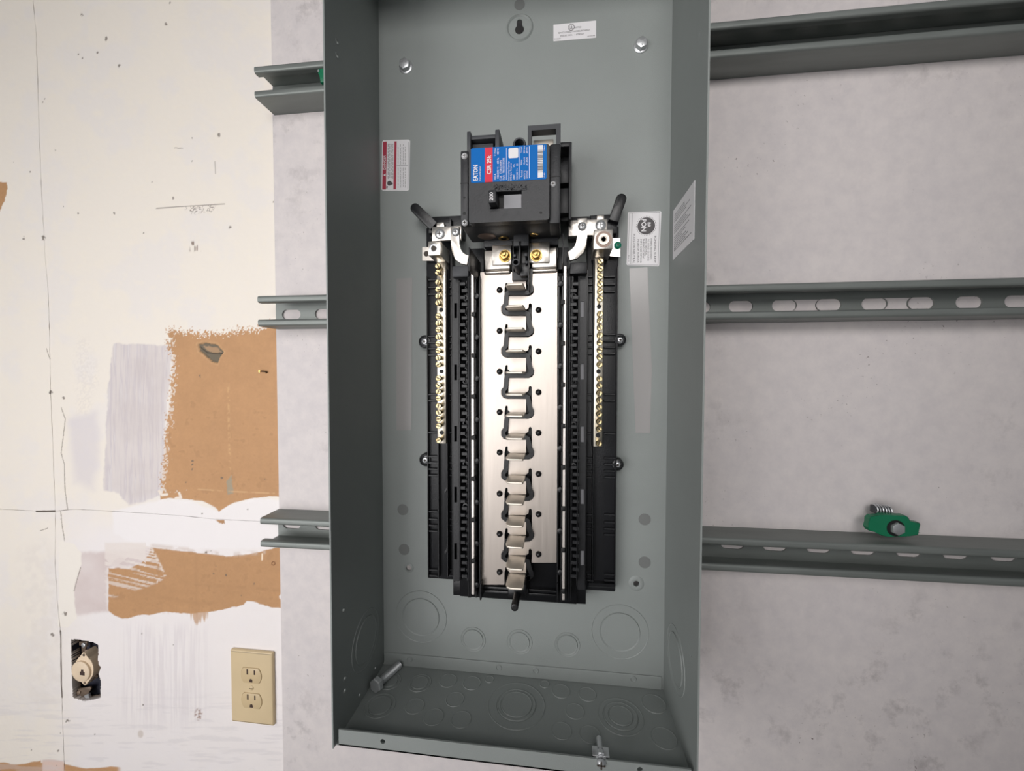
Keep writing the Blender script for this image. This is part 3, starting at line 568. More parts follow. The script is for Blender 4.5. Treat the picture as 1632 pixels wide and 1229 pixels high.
# =================================================================== bus assembly
bus = empty('bus_assembly', EW/2, 0, P(828, 950, 30)[1], 'black plastic bus assembly with bright bus plates and two neutral bars inside the panel', 'bus assembly')
DP = 40.0
def add(name, fn, m, parent=bus, **k):
    bm = NB(); fn(bm); return obj(name, bm, m, parent, **k)
def base_fn(bm):
    pbox(bm, 732, 430, 921, 957, 30, 1.5, .8)
    pbox(bm, 722, 925, 934, 956, 24, 1.5, .6)
add('base_tray', base_fn, M['black'])
def wing(side):
    bm = NB()
    if side < 0: pbox(bm, 680.5, 362, 722, 923, 12, 1.2, 1.2); pbox(bm, 685, 344, 738, 380, 14, 1.2, 1.5)
    else: pbox(bm, 934, 362, 983.5, 942, 12, 1.2, 1.2); pbox(bm, 905, 344, 979, 380, 14, 1.2, 1.5)
    w_ = obj('side_wing', bm, M['black2'], bus)
    ys = [446,458,469,536,546,556,566,629,639,690,728,738,748,758,816,828,838,847,909,918]
    for y in ys:
        k = (y-640)*(-.0 if side < 0 else .028)
        for a_, b_ in (((682, 697.5), (712, 721.5)) if side < 0 else ((962.5, 981), (935, 946))):
            bm = NB(); pbox(bm, a_, y+k-1.4, b_, y+k+1.4, 15.5, 11.5, .4, 1); obj('wing_rib', bm, M['black2'], w_)
    bm = NB()
    if side < 0:
        pbox(bm, 680.5, 440, 682, 921, 17, 11, .3, 1); pbox(bm, 697.5, 705, 699.3, 921, 18, 11, .3, 1); pbox(bm, 711.5, 428, 713.2, 920, 24, 11, .3, 1); pbox(bm, 720, 430, 722, 920, 22, 11, .3, 1)
    else:
        pbox(bm, 981.3, 425, 983.2, 936, 17, 11, .3, 1); pbox(bm, 945, 425, 946.5, 930, 24, 11, .3, 1); pbox(bm, 934, 430, 936, 935, 22, 11, .3, 1); pbox(bm, 937, 931, 981, 937, 19, 11, 1.2, 1)
    obj('wing_rails', bm, M['black'], w_)
    return w_
wl_, wr_ = wing(-1), wing(1)
for pxs in ([(708,816-34),(713,776),(714,778),(709,786)], [(708,880),(714,870),(715.5,872),(709.5,884)]):
    add('latch_finger', lambda bm: pprism(bm, pxs, 18, 11), M['black'], wl_)
# corner screw bosses
for px_, py_, h in ((676.5,544.5,12), (677.5,733.5,12), (988.5,541.5,13), (984.5,741,13)):
    x, z = P(px_, py_, 13); s = mmpx(px_, py_, 13)
    b_ = add('screw_boss', lambda bm: lathe(bm, [(5.5*s, 2.0), (6.5*s, 13.5), (8.8*s, 13), (10.2*s, 11), (10.2*s, .8)], fr_front(x, z, 0), 28), M['black'])
    add('hex_screw', lambda bm: (cyl(bm, x, z, 6.0*s, 1.5, 8, 24, .6), cyl(bm, x, z, 4.6*s, 8, 14, 6, .8)), M['zinc'], b_)
    add('screw_recess', lambda bm: cyl(bm, x, z, 2.0*s, 14, 14.15, 12), M['gap'], b_)
# lever ears at the top corners
def capsule(bm, a, b, rp, df, db):
    pa, pb = np.array(P(*a, df)), np.array(P(*b, df)); u = pb-pa; u = u/np.hypot(*u); n_ = np.array([-u[1], u[0]]); r = rp*mmpx(*a, df); pts = []
    for k in range(9): t_ = PI/2+PI*k/8; pts.append(tuple(pa+r*(math.cos(t_)*u+math.sin(t_)*n_)))
    pts += [tuple(pb-n_*r), tuple(pb+n_*r)]
    prism(bm, pts, db, df, 1.5)
add('lever_ear', lambda bm: (capsule(bm, (661,331), (691,360), 7.5, 30, 8), pprism(bm, [(683,350), (716,346), (719,349), (719,366), (683,372)], 24, 8, 1)), M['black'])
add('lever_ear', lambda bm: (capsule(bm, (990.5,316), (978,352), 8.5, 32, 8), pprism(bm, [(941,343), (976,341), (985,347), (983,372), (941,372)], 24, 8, 1)), M['black'])

# plug-on rails, walls and hooked strips
def rails(bm, xa, y0, y1): pbox(bm, xa-2.3, y0, xa+2.3, y1, 52, 36, .5, 1)
add('plug_on_rail', lambda bm: rails(bm, 753.2, 437, 948), M['rail'], label='bright plug-on neutral rail')
add('plug_on_rail', lambda bm: rails(bm, 899.2, 424, 957), M['rail'], label='bright plug-on neutral rail')
for a, b, df in ((745.5,747.5,46), (748,750,48), (757,759.5,46), (763.2,765.8,47), (888,890.6,47), (894,896.4,46), (902.3,904.5,48), (906,908,46), (909.5,911.5,45)): add('rail_wall', lambda bm: pbox(bm, a, 440, b, 953 if a < 800 else 958, df, 29, .4, 1), M['black'])
clip0 = None
for i in range(8):
    for xx, off in ((754.6, 0), (897.4, -18.5)):
        y = 501+65.6*i+off*1.0
        if xx > 800: y = 481.5+65.9*i
        if y > 945: continue
        x, z = P(xx, y, 53)
        if clip0 is None: clip0 = add('rail_clip', lambda bm: addbox(bm, x-2.2, x+2.2, 46, 54, z-2.6, z+2.6, .7), M['dark'], org=B(x, 53, z)); ORG[clip0] = B(x, 53, z)
        else: clone(clip0, B(x, 53, z), bus)
nub0 = None
for i in range(8):
    for xx in (759.5, 893):
        y = (472 if xx < 800 else 452)+65.7*i; x, z = P(xx, y, 47)
        if nub0 is None: nub0 = add('rail_nub', lambda bm: cyl(bm, x, z, 3.6, 40, 49, 14, 1.2), M['black'], org=B(x, 47, z))
        else: clone(nub0, B(x, 47, z), bus)
def strip(px0, px1, y0, y1, slots, sx0, sx1, name):
    df = 35; bm = NB(); mx, my = (px0+px1)/2, (y0+y1)/2
    o_ = [(P(px0,my,df)[0], P(mx,y1,df)[1]), (P(px1,my,df)[0], P(mx,y1,df)[1]), (P(px1,my,df)[0], P(mx,y0,df)[1]), (P(px0,my,df)[0], P(mx,y0,df)[1])]
    hs_ = [[P(sx0,b,df), P(sx1,b,df), P(sx1,a,df), P(sx0,a,df)] for a, b in slots]
    holed(bm, o_, hs_, 31, df); return obj(name, bm, M['black2'], bus, smooth=0)
strip(722, 731.5, 444, 926, [(483,507), (581,606), (679,704), (776,801), (866,892)], 724, 728.5, 'slotted_strip')
strip(922, 934, 440, 940, [(480,505), (580,605), (680,705), (780,804), (878,902)], 925.5, 930.5, 'slotted_strip')
for a, b in ((480,505), (580,605), (680,705), (780,804), (878,902)): add('added_slot_plate', lambda bm: pbox(bm, 925, a-1, 931, b+1, 33.5, 31.2), M['greyplate'], label='added grey plate for the lit panel back seen through the slot')  # added plates imitating the lit panel back behind the open slots
add('tray_edge', lambda bm: (pbox(bm, 722, 436, 724, 928, 33, 8, .3, 1), pbox(bm, 729.5, 436, 732, 926, 33, 8, .3, 1)), M['black'])
add('tray_edge', lambda bm: (pbox(bm, 932, 436, 934, 935, 33, 8, .3, 1), pbox(bm, 920.5, 436, 923, 935, 33, 8, .3, 1)), M['black'])
# hooked teeth
tooth = None
for side_, xa in ((-1, 738), (1, 916.5)):
    n_ = 44
    for i in range(n_):
        y = 452+10.85*i; k = 1.0
        x, z = P(xa+(2.2 if i % 2 else -1.2)*side_*-1, y, 46)
        if tooth is None: tooth = add('hook_tooth', lambda bm: (addbox(bm, x-3.6, x+3.6, 30, 46, z-2.4, z+1.8, .5, 1), addbox(bm, x+1.2, x+4.4, 30, 40, z-4.4, z-1.8, .4, 1)), M['black2'], org=B(x, 46, z))
        else:
            c = clone(tooth, B(x, 46, z), bus)
            if side_ > 0: c.scale = (-1, 1, 1)
screwhole = [(742,475), (742,608), (742,674), (742,739), (742,806), (914,472), (914,609), (914,676), (914,742)]
add('hook_spine', lambda bm: (pbox(bm, 731.8, 447, 733.4, 926, 47, 29, .3, 1), pbox(bm, 743, 447, 745, 926, 40, 29, .3, 1), pbox(bm, 920, 440, 921.4, 935, 47, 29, .3, 1), pbox(bm, 911.5, 440, 913, 935, 42, 29, .3, 1)), M['black2'])
for a, b in screwhole:
    x, z = P(a, b, 42); add('pin_socket', lambda bm: lathe(bm, [(1.7, -4), (1.7, 1.5), (3.4, 1.2), (3.6, -6)], fr_front(x, z, 42), 16), M['black2'])

# bus plates: interleaved fingers with a serpentine gap between them
rows = [461.5, 493.5, 527, 560, 592.3, 625.5, 657.3, 690.7, 722, 756.5, 788, 821, 852.5, 885, 913.5]
GX0, GX1, FL, FR = 804.5, 848.5, 810.5, 838.5
def gp(a, b): return P(a, b, DP)
# left plate outline (odd rows 0,2,4.. carry its blades)
lp = [gp(765.5, 434), gp(838.5, 434)]
for i in range(0, 15, 2):
    y = rows[i]
    lp += [gp(FR, y), gp(FL+3, y), gp(FL-1.2, y-4), gp(FL-1.2, y-9), gp(FL-2.2, y-10.5), gp(FL-4, y-10.5), gp(FL-5, y-9), gp(GX0-.5, y)]
    if i+1 < 15:
        y2 = rows[i+1]; yn = y2+10.5
        lp += [gp(GX0-.5, y2-10), gp(GX0-4, y2-7), gp(GX0-6, y2-2), gp(GX0-5.5, y2+4), gp(GX0-2, y2+9), gp(GX0+4, yn), gp(FR, yn)]
lp += [gp(GX0-.5, 932), gp(765.5, 932)]
rp = [gp(888, 434), gp(888, 897), gp(847, 897)]
for i in range(13, 0, -2):
    y = rows[i]
    seg = [gp(GX1-.5, y), gp(GX1-1, y-8), gp(GX1-2.5, y-10), gp(GX1-4.5, y-10), gp(GX1-6, y-8), gp(GX1-6.2, y-3), gp(FR, y), gp(FL, y), ]
    rp += seg
    y0 = rows[i-1]; yn = y0+10.5
    rp += [gp(FL, yn), gp(GX1-6, yn), gp(GX1-.5, y0+8.5), gp(GX1+2.6, y0+4), gp(GX1+2.8, y0-2), gp(GX1+1, y0-6), gp(GX1-1, y0-10)]
rp += [gp(GX1-1.0, 434)]
bm = NB(); prism(bm, lp, DP-2.6, DP); plate_l = obj('bus_plate', bm, M['bus'], bus, label='bright tin-plated left bus plate', smooth=0)
bm = NB(); prism(bm, rp, DP-2.6, DP); plate_r = obj('bus_plate', bm, M['bus'], bus, label='bright tin-plated right bus plate', smooth=0)
bl0 = None
def blade_fn(bm, x0, x1, zt):
    pts = [(x0, 37.4), (x1, 37.4), (x1, 70), (x1-1.5, 72), (x0+6, 72), (x0+2, 70), (x0, 64)]
    n = len(pts); a = [bm.verts.new(B(x, d, zt-2.2)) for x, d in pts]; b = [bm.verts.new(B(x, d, zt)) for x, d in pts]
    fs = [bm.faces.new(a), bm.faces.new(b[::-1])]+[bm.faces.new((a[i], a[(i+1) % n], b[(i+1) % n], b[i])) for i in range(n)]; bmesh.ops.recalc_face_normals(bm, faces=fs)
    bmesh.ops.bevel(bm, geom=[e for f in fs[:2] for e in f.edges], offset=.0006, segments=2, profile=.5, affect='EDGES')
for i, y in enumerate(rows):
    x0, z = gp(FL, y); x1, _ = gp(FR, y)
    if bl0 is None: bl0 = add('stab_blade', lambda bm: blade_fn(bm, x0, x1, z), M['blade'], plate_l, org=B(x0, DP, z))
    else: clone(bl0, B(gp(FL, y)[0], DP, z), plate_l if i % 2 == 0 else plate_r)
# serpentine insulating rib standing in the gap
def ribbon(bm, pts, w_, d0, d1):
    P2 = [np.array(p) for p in pts]; L_, R_ = [], []
    for i in range(len(P2)):
        a = P2[max(0, i-1)]; c = P2[min(len(P2)-1, i+1)]; t_ = c-a; t_ = t_/np.hypot(*t_); n_ = np.array([-t_[1], t_[0]]); L_.append(tuple(P2[i]+n_*w_/2)); R_.append(tuple(P2[i]-n_*w_/2))
    for i in range(len(P2)-1):
        q_ = [L_[i], L_[i+1], R_[i+1], R_[i]]
        prism(bm, q_, d0, d1)
path = [gp(846, 430)]
for i, y in enumerate(rows):
    if i % 2 == 0: path += [gp(844.5, y-8), gp(847, y-3), gp(847, y+2), gp(843, y+5.5), gp(836, y+6), gp(812, y+6), gp(808.3, y+7.5), gp(807.5, y+12)]
    else: path += [gp(806.5, y-8), gp(802.5, y-3), gp(802.5, y+2), gp(806.5, y+5.5), gp(814, y+6), gp(838, y+6), gp(841.5, y+7.5), gp(842.5, y+12)]
path = path[:-3]+[gp(845, 920)]
add('insulating_rib', lambda bm: ribbon(bm, path, 5.2, 30, 43.5), M['black'])
riv0 = None
for a, ys in ((795.6, rows[0::2]), (858, rows[1::2])):
    for y in ys:
        x, z = P(a, y, 43)
        if riv0 is None: riv0 = add('push_rivet', lambda bm: lathe(bm, [(0, 4.2), (1.6, 3.9), (2.9, 2.7), (3.5, .8), (3.7, -.2)], fr_front(x, z, DP), 18), M['black'], org=B(x, DP, z))
        else: clone(riv0, B(x, DP, z), bus)
# foot of the tray
add('tray_foot', lambda bm: (pbox(bm, 766, 938, 888, 943, 36, 20, 1, 2), pbox(bm, 766, 944, 888, 950, 33, 20, 1, 2), pbox(bm, 809, 938, 842, 955, 50, 20, 2, 2), pbox(bm, 764.5, 930, 767, 957, 50, 20, .4, 1), pbox(bm, 887, 930, 889.5, 961, 50, 20, .4, 1)), M['black'])
xf, zf = P(826, 952, 40); xp, zp = P(820, 969, 85)
add('cover_post', lambda bm: (cyl(bm, xp, zp, 4.0, 20, 85, 20, .6), addbox(bm, xp-3, xp+10, 20, 60, zp-2, zp+12, 1)), M['black'])
add('cover_post_bore', lambda bm: cyl(bm, xp, zp, 2.4, 85, 85.1, 16), M['dark'])

# upper bus steps, bolted terminals
step_l = add('terminal_step', lambda bm: (pbox(bm, 771.5, 398, 813.5, 430, 46, 38, 1.5, 3), pbox(bm, 771, 430, 814, 437, 43, 37, 2.4, 3)), M['tin'])
step_r = add('terminal_step', lambda bm: (pbox(bm, 846.5, 394, 888, 427, 46, 38, 1.5, 3), pbox(bm, 846, 427, 888.5, 434.5, 43, 37, 2.4, 3)), M['tin'])
for px0, py0, px1, py1, nx, ny in ((784,390.5,815,422,803.5,405), (843.5,386,876,418.5,854,404)):
    t_ = add('terminal_tab', lambda bm: pbox(bm, px0, py0, px1, py1, 50, 46, .8, 2), M['tin'])
    x, z = P(nx, ny, 58); s = mmpx(nx, ny, 58)
    add('brass_nut', lambda bm: (lathe(bm, [(0, .9), (9.5*s, .9), (10.2*s, .0)], fr_front(x, z, 50.2), 28), lathe(bm, [(7.6*s, .2), (8.4*s, 1.4), (7.8*s, 2.2)], fr_front(x, z, 50.5), 28), cyl(bm, x, z, 7.3*s, 51, 57, 6, 1.0, .2)), M['brass'], t_, label='brass hex nut')
    add('stud', lambda bm: cyl(bm, x, z, 3.4*s, 57, 60.5, 16, .8), M['brass'], t_)
# centre column with tube
add('centre_column', lambda bm: (pbox(bm, 816, 383, 845, 447, 46, 30, .8), pbox(bm, 827, 384, 829.5, 420, 62, 44, .4), pbox(bm, 817, 384, 819, 430, 58, 44, .4), pbox(bm, 841.5, 392, 843.5, 462, 58, 38, .4), pbox(bm, 829, 419, 843, 440, 56, 40, .8)), M['black'])
xt, zt_ = P(822, 418, 84)
add('cover_screw_post', lambda bm: lathe(bm, [(2.6, 34), (2.6, 84), (3.9, 84.2), (4.2, 83.4), (4.2, 34)], fr_front(xt, zt_, 0), 20), M['lug'])
for a, b in ((820,407), (838,406), (839,418)):
    x, z = P(a, b, 62); add('rib_stub', lambda bm: cyl(bm, x, z, 1.6, 40, 62, 12, .5), M['lug'])
# barrier walls beside the terminals
add('barrier_wall', lambda bm: (pbox(bm, 746.5, 394, 748.5, 432, 88, 20, .5), pbox(bm, 748, 396, 771, 440, 30, 10, .5)), M['black2'])
add('barrier_wall', lambda bm: (pbox(bm, 896.5, 372, 898.3, 420, 70, 20, .5), pbox(bm, 889, 394, 906, 436, 30, 10, .5)), M['black2'])
add('end_block', lambda bm: pbox(bm, 721, 424, 746.5, 441, 48, 6, .8), M['lug']); add('end_block', lambda bm: pbox(bm, 908.5, 418, 936, 436, 48, 6, .8), M['black2'])

# neutral bars with their terminal screws
screw_proto = {}
def screw_mesh(parent, x, z, d, rs, ang, idx):
    key = 'screw'
    if key not in screw_proto:
        bm = NB(); s_ = rs
        lathe(bm, [(0, -.4), (s_*.25, -.4), (s_*.3, .1), (s_*.82, .3), (s_, -.6), (s_, -3.0), (s_*.72, -3.4), (s_*.72, -13.5)], fr_front(x, z, d), 18)
        o = obj('terminal_screw', bm, M['brown_screw'], parent, org=B(x, d, z))
        bm = NB(); addbox(bm, x-s_*.8, x+s_*.8, d-.2, d+.32, z-.55, z+.55); 
        me2 = bpy.data.meshes.new('slot'); bm.to_mesh(me2); bm.free(); me2.transform(Matrix.Translation(-B(x, d, z)))
        b2 = NB(); b2.from_mesh(o.data); nf = len(b2.faces); b2.from_mesh(me2); b2.faces.ensure_lookup_table()
        for f in b2.faces[nf:]: f.material_index = 1
        b2.to_mesh(o.data); b2.free(); o.data.materials.append(M['gap']); screw_proto[key] = o; o.rotation_euler = (0, ang, 0); return o
    return clone(screw_proto[key], B(x, d, z), parent, (0, ang, 0))
def neutral_bar(pxt, pxb, y0, y1, ys, blanks, side_, label):
    df, ds = 28.0, 41.0
    xa0, za = P(pxt[0], y0, df); xa1, _ = P(pxt[1], y0, df); xb0, zb_ = P(pxb[0], y1, df); xb1, _ = P(pxb[1], y1, df)
    bm = NB(); x0, x1 = (xa0+xb0)/2, (xa1+xb1)/2; addbox(bm, x0, x1, 16, df, zb_, za, .6, 2)
    nb = obj('neutral_bar', bm, M['nbar'], bus, label=label)
    xc = (x0+x1)/2; add('bar_insulator', lambda bm: addbox(bm, x0-1.5, x1+1.5, 10, 16, zb_-2, za+2, .5, 1), M['black'], nb)
    for y in blanks:
        _, z = P((pxt[0]+pxb[1])/2, y, df); add('open_hole', lambda bm: cyl(bm, xc, z, 2.7, df-.2, df+.12, 16), M['dark'], nb)
    for i, y in enumerate(ys):
        # y was read at the protruding head
        _, z = P((pxt[0]+pxb[1])/2, y, ds); screw_mesh(nb, xc, z, ds, 3.55, random.uniform(0, PI), i)
    return nb
yl = [424,434,450,461,472,482.6,504,515,525.5,537,548,559,570.3,581,603,614,624,635,647,657.5,668,679,702]
yr = [416,428,440,452.6,464,476,500,511,522,534,546,558,569,581,604,615,626.5,638,649,660,672,684,707]
neutral_bar((695.5,710.5), (697.5,710.5), 417, 707, yl, (494,592,689.5), -1, 'left neutral bar')
neutral_bar((947.5,962), (946.5,960), 411, 712, yr, (489,592,694), 1, 'right neutral bar')
# left neutral strap, jumper, lug
def pan_screw(px_, py_, rp_, d, parent=bus, m='zinc', name='strap_screw'):
    x, z = P(px_, py_, d+3); s = mmpx(px_, py_, d+3)
    o = add(name, lambda bm: lathe(bm, [(0, 2.4), (rp_*s*.45, 2.5), (rp_*s*.8, 1.8), (rp_*s, .6), (rp_*s, 0)], fr_front(x, z, d), 26), M[m], parent)
    add('cross_recess', lambda bm: (addbox(bm, x-rp_*s*.45, x+rp_*s*.45, d+2.3, d+2.65, z-.45, z+.45), addbox(bm, x-.45, x+.45, d+2.3, d+2.65, z-rp_*s*.45, z+rp_*s*.45)), M['gap'], o if parent is bus else parent)
    return o
sl = add('neutral_strap', lambda bm: (pbox(bm, 688, 360.5, 735, 383, 36, 31, .6), pbox(bm, 695.5, 354.5, 707.5, 364, 33, 14, .5)), M['tin'])
pan_screw(700, 372, 8, 36); 
def jstrap(bm, pts, d1, th):
    P2 = [np.array(P(a, b, d1)) for a, b, w_ in pts]; W_ = [w_ for a, b, w_ in pts]; L_, R_ = [], []
    for i in range(len(P2)):
        a = P2[max(0, i-1)]; c = P2[min(len(P2)-1, i+1)]; t_ = c-a; t_ = t_/np.hypot(*t_); n_ = np.array([-t_[1], t_[0]]); L_.append(tuple(P2[i]+n_*W_[i]/2)); R_.append(tuple(P2[i]-n_*W_[i]/2))
    prism(bm, L_+R_[::-1], d1-th, d1, .5)
add('jumper_strap', lambda bm: jstrap(bm, [(725,361,10), (725,375,10), (725.5,390,10), (727,400,10.5), (731,408,11), (738,413,11), (746,414.5,11)], 41, 4.5), M['tin']); pan_screw(725.5, 369, 6.5, 41)
add('neutral_lug', lambda bm: pbox(bm, 682, 384, 702, 407, 56, 18, 1.0), M['tin'])
x, z = P(691, 395.5, 56.5); s = mmpx(691, 395.5, 56)
add('lug_screw', lambda bm: (lathe(bm, [(3.9*s, .0), (5*s, .45), (5.6*s, .5), (7.2*s, .2), (7.4*s, 0)], fr_front(x, z, 56), 28)), M['zinc']); add('lug_bore', lambda bm: cyl(bm, x, z, 3.9*s, 55.5, 56.15, 20), M['gap'])
add('ground_plate', lambda bm: pprism(bm, [(673,394), (692,394), (692,415.5), (673,415.5)], 20, 17), M['tin']); add('plate_hole', lambda bm: pcyl(bm, 679.5, 404.5, 4.2, 20.15, 19, 18), M['gap'])
add('bar_bracket', lambda bm: (pbox(bm, 696, 407, 707, 419, 24, 14, .6)), M['tin'])
# right neutral strap, jumper, lug
add('neutral_strap', lambda bm: (pbox(bm, 906, 350, 968, 375, 36, 31, .6), pbox(bm, 951, 343, 963, 353, 33, 14, .5)), M['tin'])
add('jumper_strap', lambda bm: jstrap(bm, [(928,347.5,11), (928,360,11), (928,375,11), (927,388,11), (923,398,11.5), (916,405,11.5), (906,408.5,10)], 42, 4.5), M['tin'])
pan_screw(928, 359.5, 7, 42); pan_screw(957.5, 358, 8.5, 36)
add('neutral_lug', lambda bm: pbox(bm, 946.5, 365.5, 977, 397, 60, 16, 1.0), M['tin'])
x, z = P(962, 381.5, 60); s = mmpx(962, 381.5, 60)
add('lug_screw', lambda bm: lathe(bm, [(0, .5), (4.5*s, .5), (5.2*s, 1.0), (9.0*s, 1.0), (9.6*s, .3)], fr_front(x, z, 60), 32), M['blade']); add('lug_recess_shade', lambda bm: cyl(bm, x, z, 13.2*s, 59.8, 60.15, 32), M['copper']); add('lug_bore', lambda bm: cyl(bm, x, z, 4.3*s, 60.3, 60.5, 6, 0, .3), M['copper'])  # flat copper-toned disc paints the shade of the groove around the lug screw
add('ground_plate', lambda bm: pprism(bm, [(972,379.5), (988,379.5), (988.5,409), (972,408)], 20, 17), M['tin'])
pan_screw(985, 390, 6, 20, bus, 'gscrew', 'bonding_screw')['label'] = 'green bonding screw'
add('bar_bracket', lambda bm: (pbox(bm, 947, 397, 962, 413, 24, 14, .6)), M['tin'])

# =================================================================== main breaker
xb, zb = P(812, 355, 96); brk = empty('main_breaker', xb, 30, zb, 'black main circuit breaker with blue and red label, above the bus plates', 'circuit breaker')
def badd(name, fn, m, parent=None, **k):
    bm = NB(); fn(bm); return obj(name, bm, m, parent or brk, **k)
badd('body', lambda bm: (pbox(bm, 734, 236, 892, 357, 92, 38, 1.5), pbox(bm, 734, 240, 746, 358, 96, 60, 1.2), pbox(bm, 876, 229, 893, 356, 96, 60, 1.2)), M['brk'])
mo = lambda y: (y)
x0, _ = P(747, 295, 101); x1, _ = P(875.5, 295, 101); _, z1 = P(811, 233.5, 101); _, z0 = P(811, 353, 101)
hx0, hz1 = P(781, 306, 101); hx1, hz0 = P(831.5, 331, 101)
bm = NB(); holed(bm, rrect(x0, x1, z0, z1, 2.5, 4), [[(hx0, hz0), (hx1, hz0), (hx1, hz1), (hx0+5, hz1)]], 91.5, 101); cover = obj('front_cover', bm, M['brk'], brk)
badd('handle_recess', lambda bm: addbox(bm, hx0-1, hx1+1, 91, 92.2, hz0-1, hz1+1), M['dark'])
xg, _ = P(803, 320, 97); badd('grey_window', lambda bm: addbox(bm, xg, hx1-.5, 92, 97.5, hz0+.4, P(815, 310, 97.5)[1], .3, 1), M['greyplate'], label='light grey window plate')
tg = badd('toggle_handle', lambda bm: pbox(bm, 778, 302, 790.5, 323, 113, 92, 1.2), M['brk'])
x, z = P(783, 313, 113.1); text(tg, '200', x, z, 113.1, 3.6, M['white'], 90, .008, fit=8.0)
for a, b in ((739.5,247), (740,354), (881.5,292)):
    pan_screw(a, b, 5.0, 96, brk, 'bscrew', 'face_screw')
for a, b, r, d in ((740,315,2,96.1), (740,340,2.6,96.1), (862,339,2.2,101.1)):
    badd('vent_hole', lambda bm: pcyl(bm, a, b, r, d, d-.2, 14), M['dark'])
badd('grip_texture', lambda bm: [addbox(bm, *(lambda X, Zc: (X-.55, X+.55, 100.9, 101.5, Zc-.4, Zc+.4))(*P(random.uniform(787, 840), random.uniform(294, 303), 101))) for _ in range(150)], M['lug'], kind='stuff')
for s, a, b in (('OFF', 783, 342), ('TRIP', 806, 342), ('ON', 827, 340)):
    x, z = P(a, b, 101.2); text(brk, s, x, z, 101.15, 2.6, M['brk'], 90, 0)
xk0, zk0 = P(745, 300, 96.1); 
badd('cover_groove', lambda bm: (pbox(bm, 733.6, 291.4, 746, 292.2, 96.2, 95, 0), pbox(bm, 876, 281, 893, 282, 96.2, 95, 0)), M['dark'])
badd('base_flange', lambda bm: (pbox(bm, 734, 350, 893, 357, 93, 50, 1.5),), M['brk'])
# side frame with cross ribs
sf = badd('side_frame', lambda bm: (pbox(bm, 893, 226, 911, 352, 34, 20, .8), pbox(bm, 906.5, 226, 911, 350, 56, 20, 1.0), pbox(bm, 886, 226, 909, 234, 56, 20, 1.2), pbox(bm, 890, 262, 908, 292, 46, 20, .6), pbox(bm, 890, 300, 908, 340, 46, 20, .6)), M['brk'])
# line-side lug housings
badd('line_housing', lambda bm: (pbox(bm, 744, 209, 750, 244, 62, 30, .8), pbox(bm, 789, 206, 796, 240, 62, 30, .8), pbox(bm, 748, 215, 791, 221.5, 60, 30, .8), pbox(bm, 748, 221, 791, 240, 46, 30, .5)), M['lug'])
badd('line_lug', lambda bm: pbox(bm, 753, 229, 786, 246, 54, 46, .8), M['lug'])
xa, za = P(841, 225, 72)
x0, z1 = P(841, 200.5, 68); x1, z0 = P(893.5, 240, 68); ix0, iz1 = P(847, 208, 68); ix1, iz0 = P(886, 236, 68)
bm = NB(); holed(bm, [(x0, z0), (x1, z0), (x1, z1), (x0, z1)], [[(ix0, iz0), (ix1, iz0), (ix1, iz1), (ix0, iz1)]], 57, 68); obj('line_housing', bm, M['lug'], brk)
badd('line_lug', lambda bm: (pbox(bm, 850, 222.5, 882, 246, 52, 44, .8)), M['blade'], label='bright line lug')
x, z = P(827.5, 229, 66); s = mmpx(827.5, 229, 66)
badd('screw_tube', lambda bm: lathe(bm, [(7*s, 20), (7.4*s, 66), (9.6*s, 66.3), (10.4*s, 65), (10.4*s, 20)], fr_front(x, z, 0), 28), M['lug']); badd('tube_bore', lambda bm: cyl(bm, x, z, 7.2*s, 30, 50, 20), M['dark'])
# underside details between breaker and bus
badd('load_shroud', lambda bm: (pbox(bm, 771, 372, 890, 392, 44, 30, 1), pbox(bm, 818, 372, 843, 392, 60, 30, 1)), M['brk'])
zbt = zb; 
def under_disc(px_, py_, rp_, m, nm, ring=False):
    xx, dd = PFL(px_, py_, zbt-.2); r = rp_*.75
    fr = lambda u, v, h: B(xx+u, dd+v, zbt-.25-h)
    badd(nm, lambda bm: lathe(bm, [(r*.55, .3), (r*.7, .8), (r, .6), (r*1.05, 0)] if ring else [(0, .5), (r*.9, .5), (r, 0)], fr, 26), M[m])
under_disc(776, 377, 13.5, 'copper', 'inspection_disc'); under_disc(803, 380, 8, 'brass', 'load_stud', True); under_disc(851, 374, 6, 'brass', 'load_stud', True)
# label
LB = 101.35
lab = badd('breaker_label', lambda bm: pprism(bm, [(750.5,238.5), (752,236.6), (870,229.5), (871.5,231), (871.3,283.5), (869.5,285.5), (752,291.7), (750.5,290.5)], LB, 101), M['blue'], label='blue and red rating label', smooth=0)
bm = NB(); pprism(bm, [(773,235.6), (785,234.8), (785.2,290), (772.8,290.7)], LB+.08, LB-.2); obj('red_band', bm, M['red'], lab, smooth=0)
def ltx(s, a, b, h, ft, m='white', bold=.0): 
    x, z = P(a, b, LB+.15); text(lab, s, x, z, LB+.15, h, M[m], 90, bold, fit=ft)
ltx('EATON', 757.8, 275.5, 4.6, 15.5, bold=.03); ltx('Circuit Breaker', 765, 276.5, 2.0, 14.5)
ltx('CSR 25k', 779.3, 262.5, 4.2, 18.5, bold=.02)
ltx('200 A', 789, 282, 2.0, 6.5); ltx('2 Pole', 789, 242.5, 2.0, 7.5); ltx('120/240 V~  60Hz', 793.5, 268, 2.0, 20); ltx('40°C', 793.5, 241.5, 2.0, 6); ltx('Cat.  CSR2200N', 798, 271.5, 2.1, 19.5); ltx('Style  7865D33G08', 803, 269.5, 2.1, 21.5)
ltx('Interrupting Capacity', 811, 272.5, 1.6, 18.5); ltx('RMS Sym. Amperes', 814.6, 274, 1.6, 16.5); ltx('240        25', 819, 274, 1.6, 15); ltx('120/240 V~   25', 824, 273.5, 1.6, 15.5)
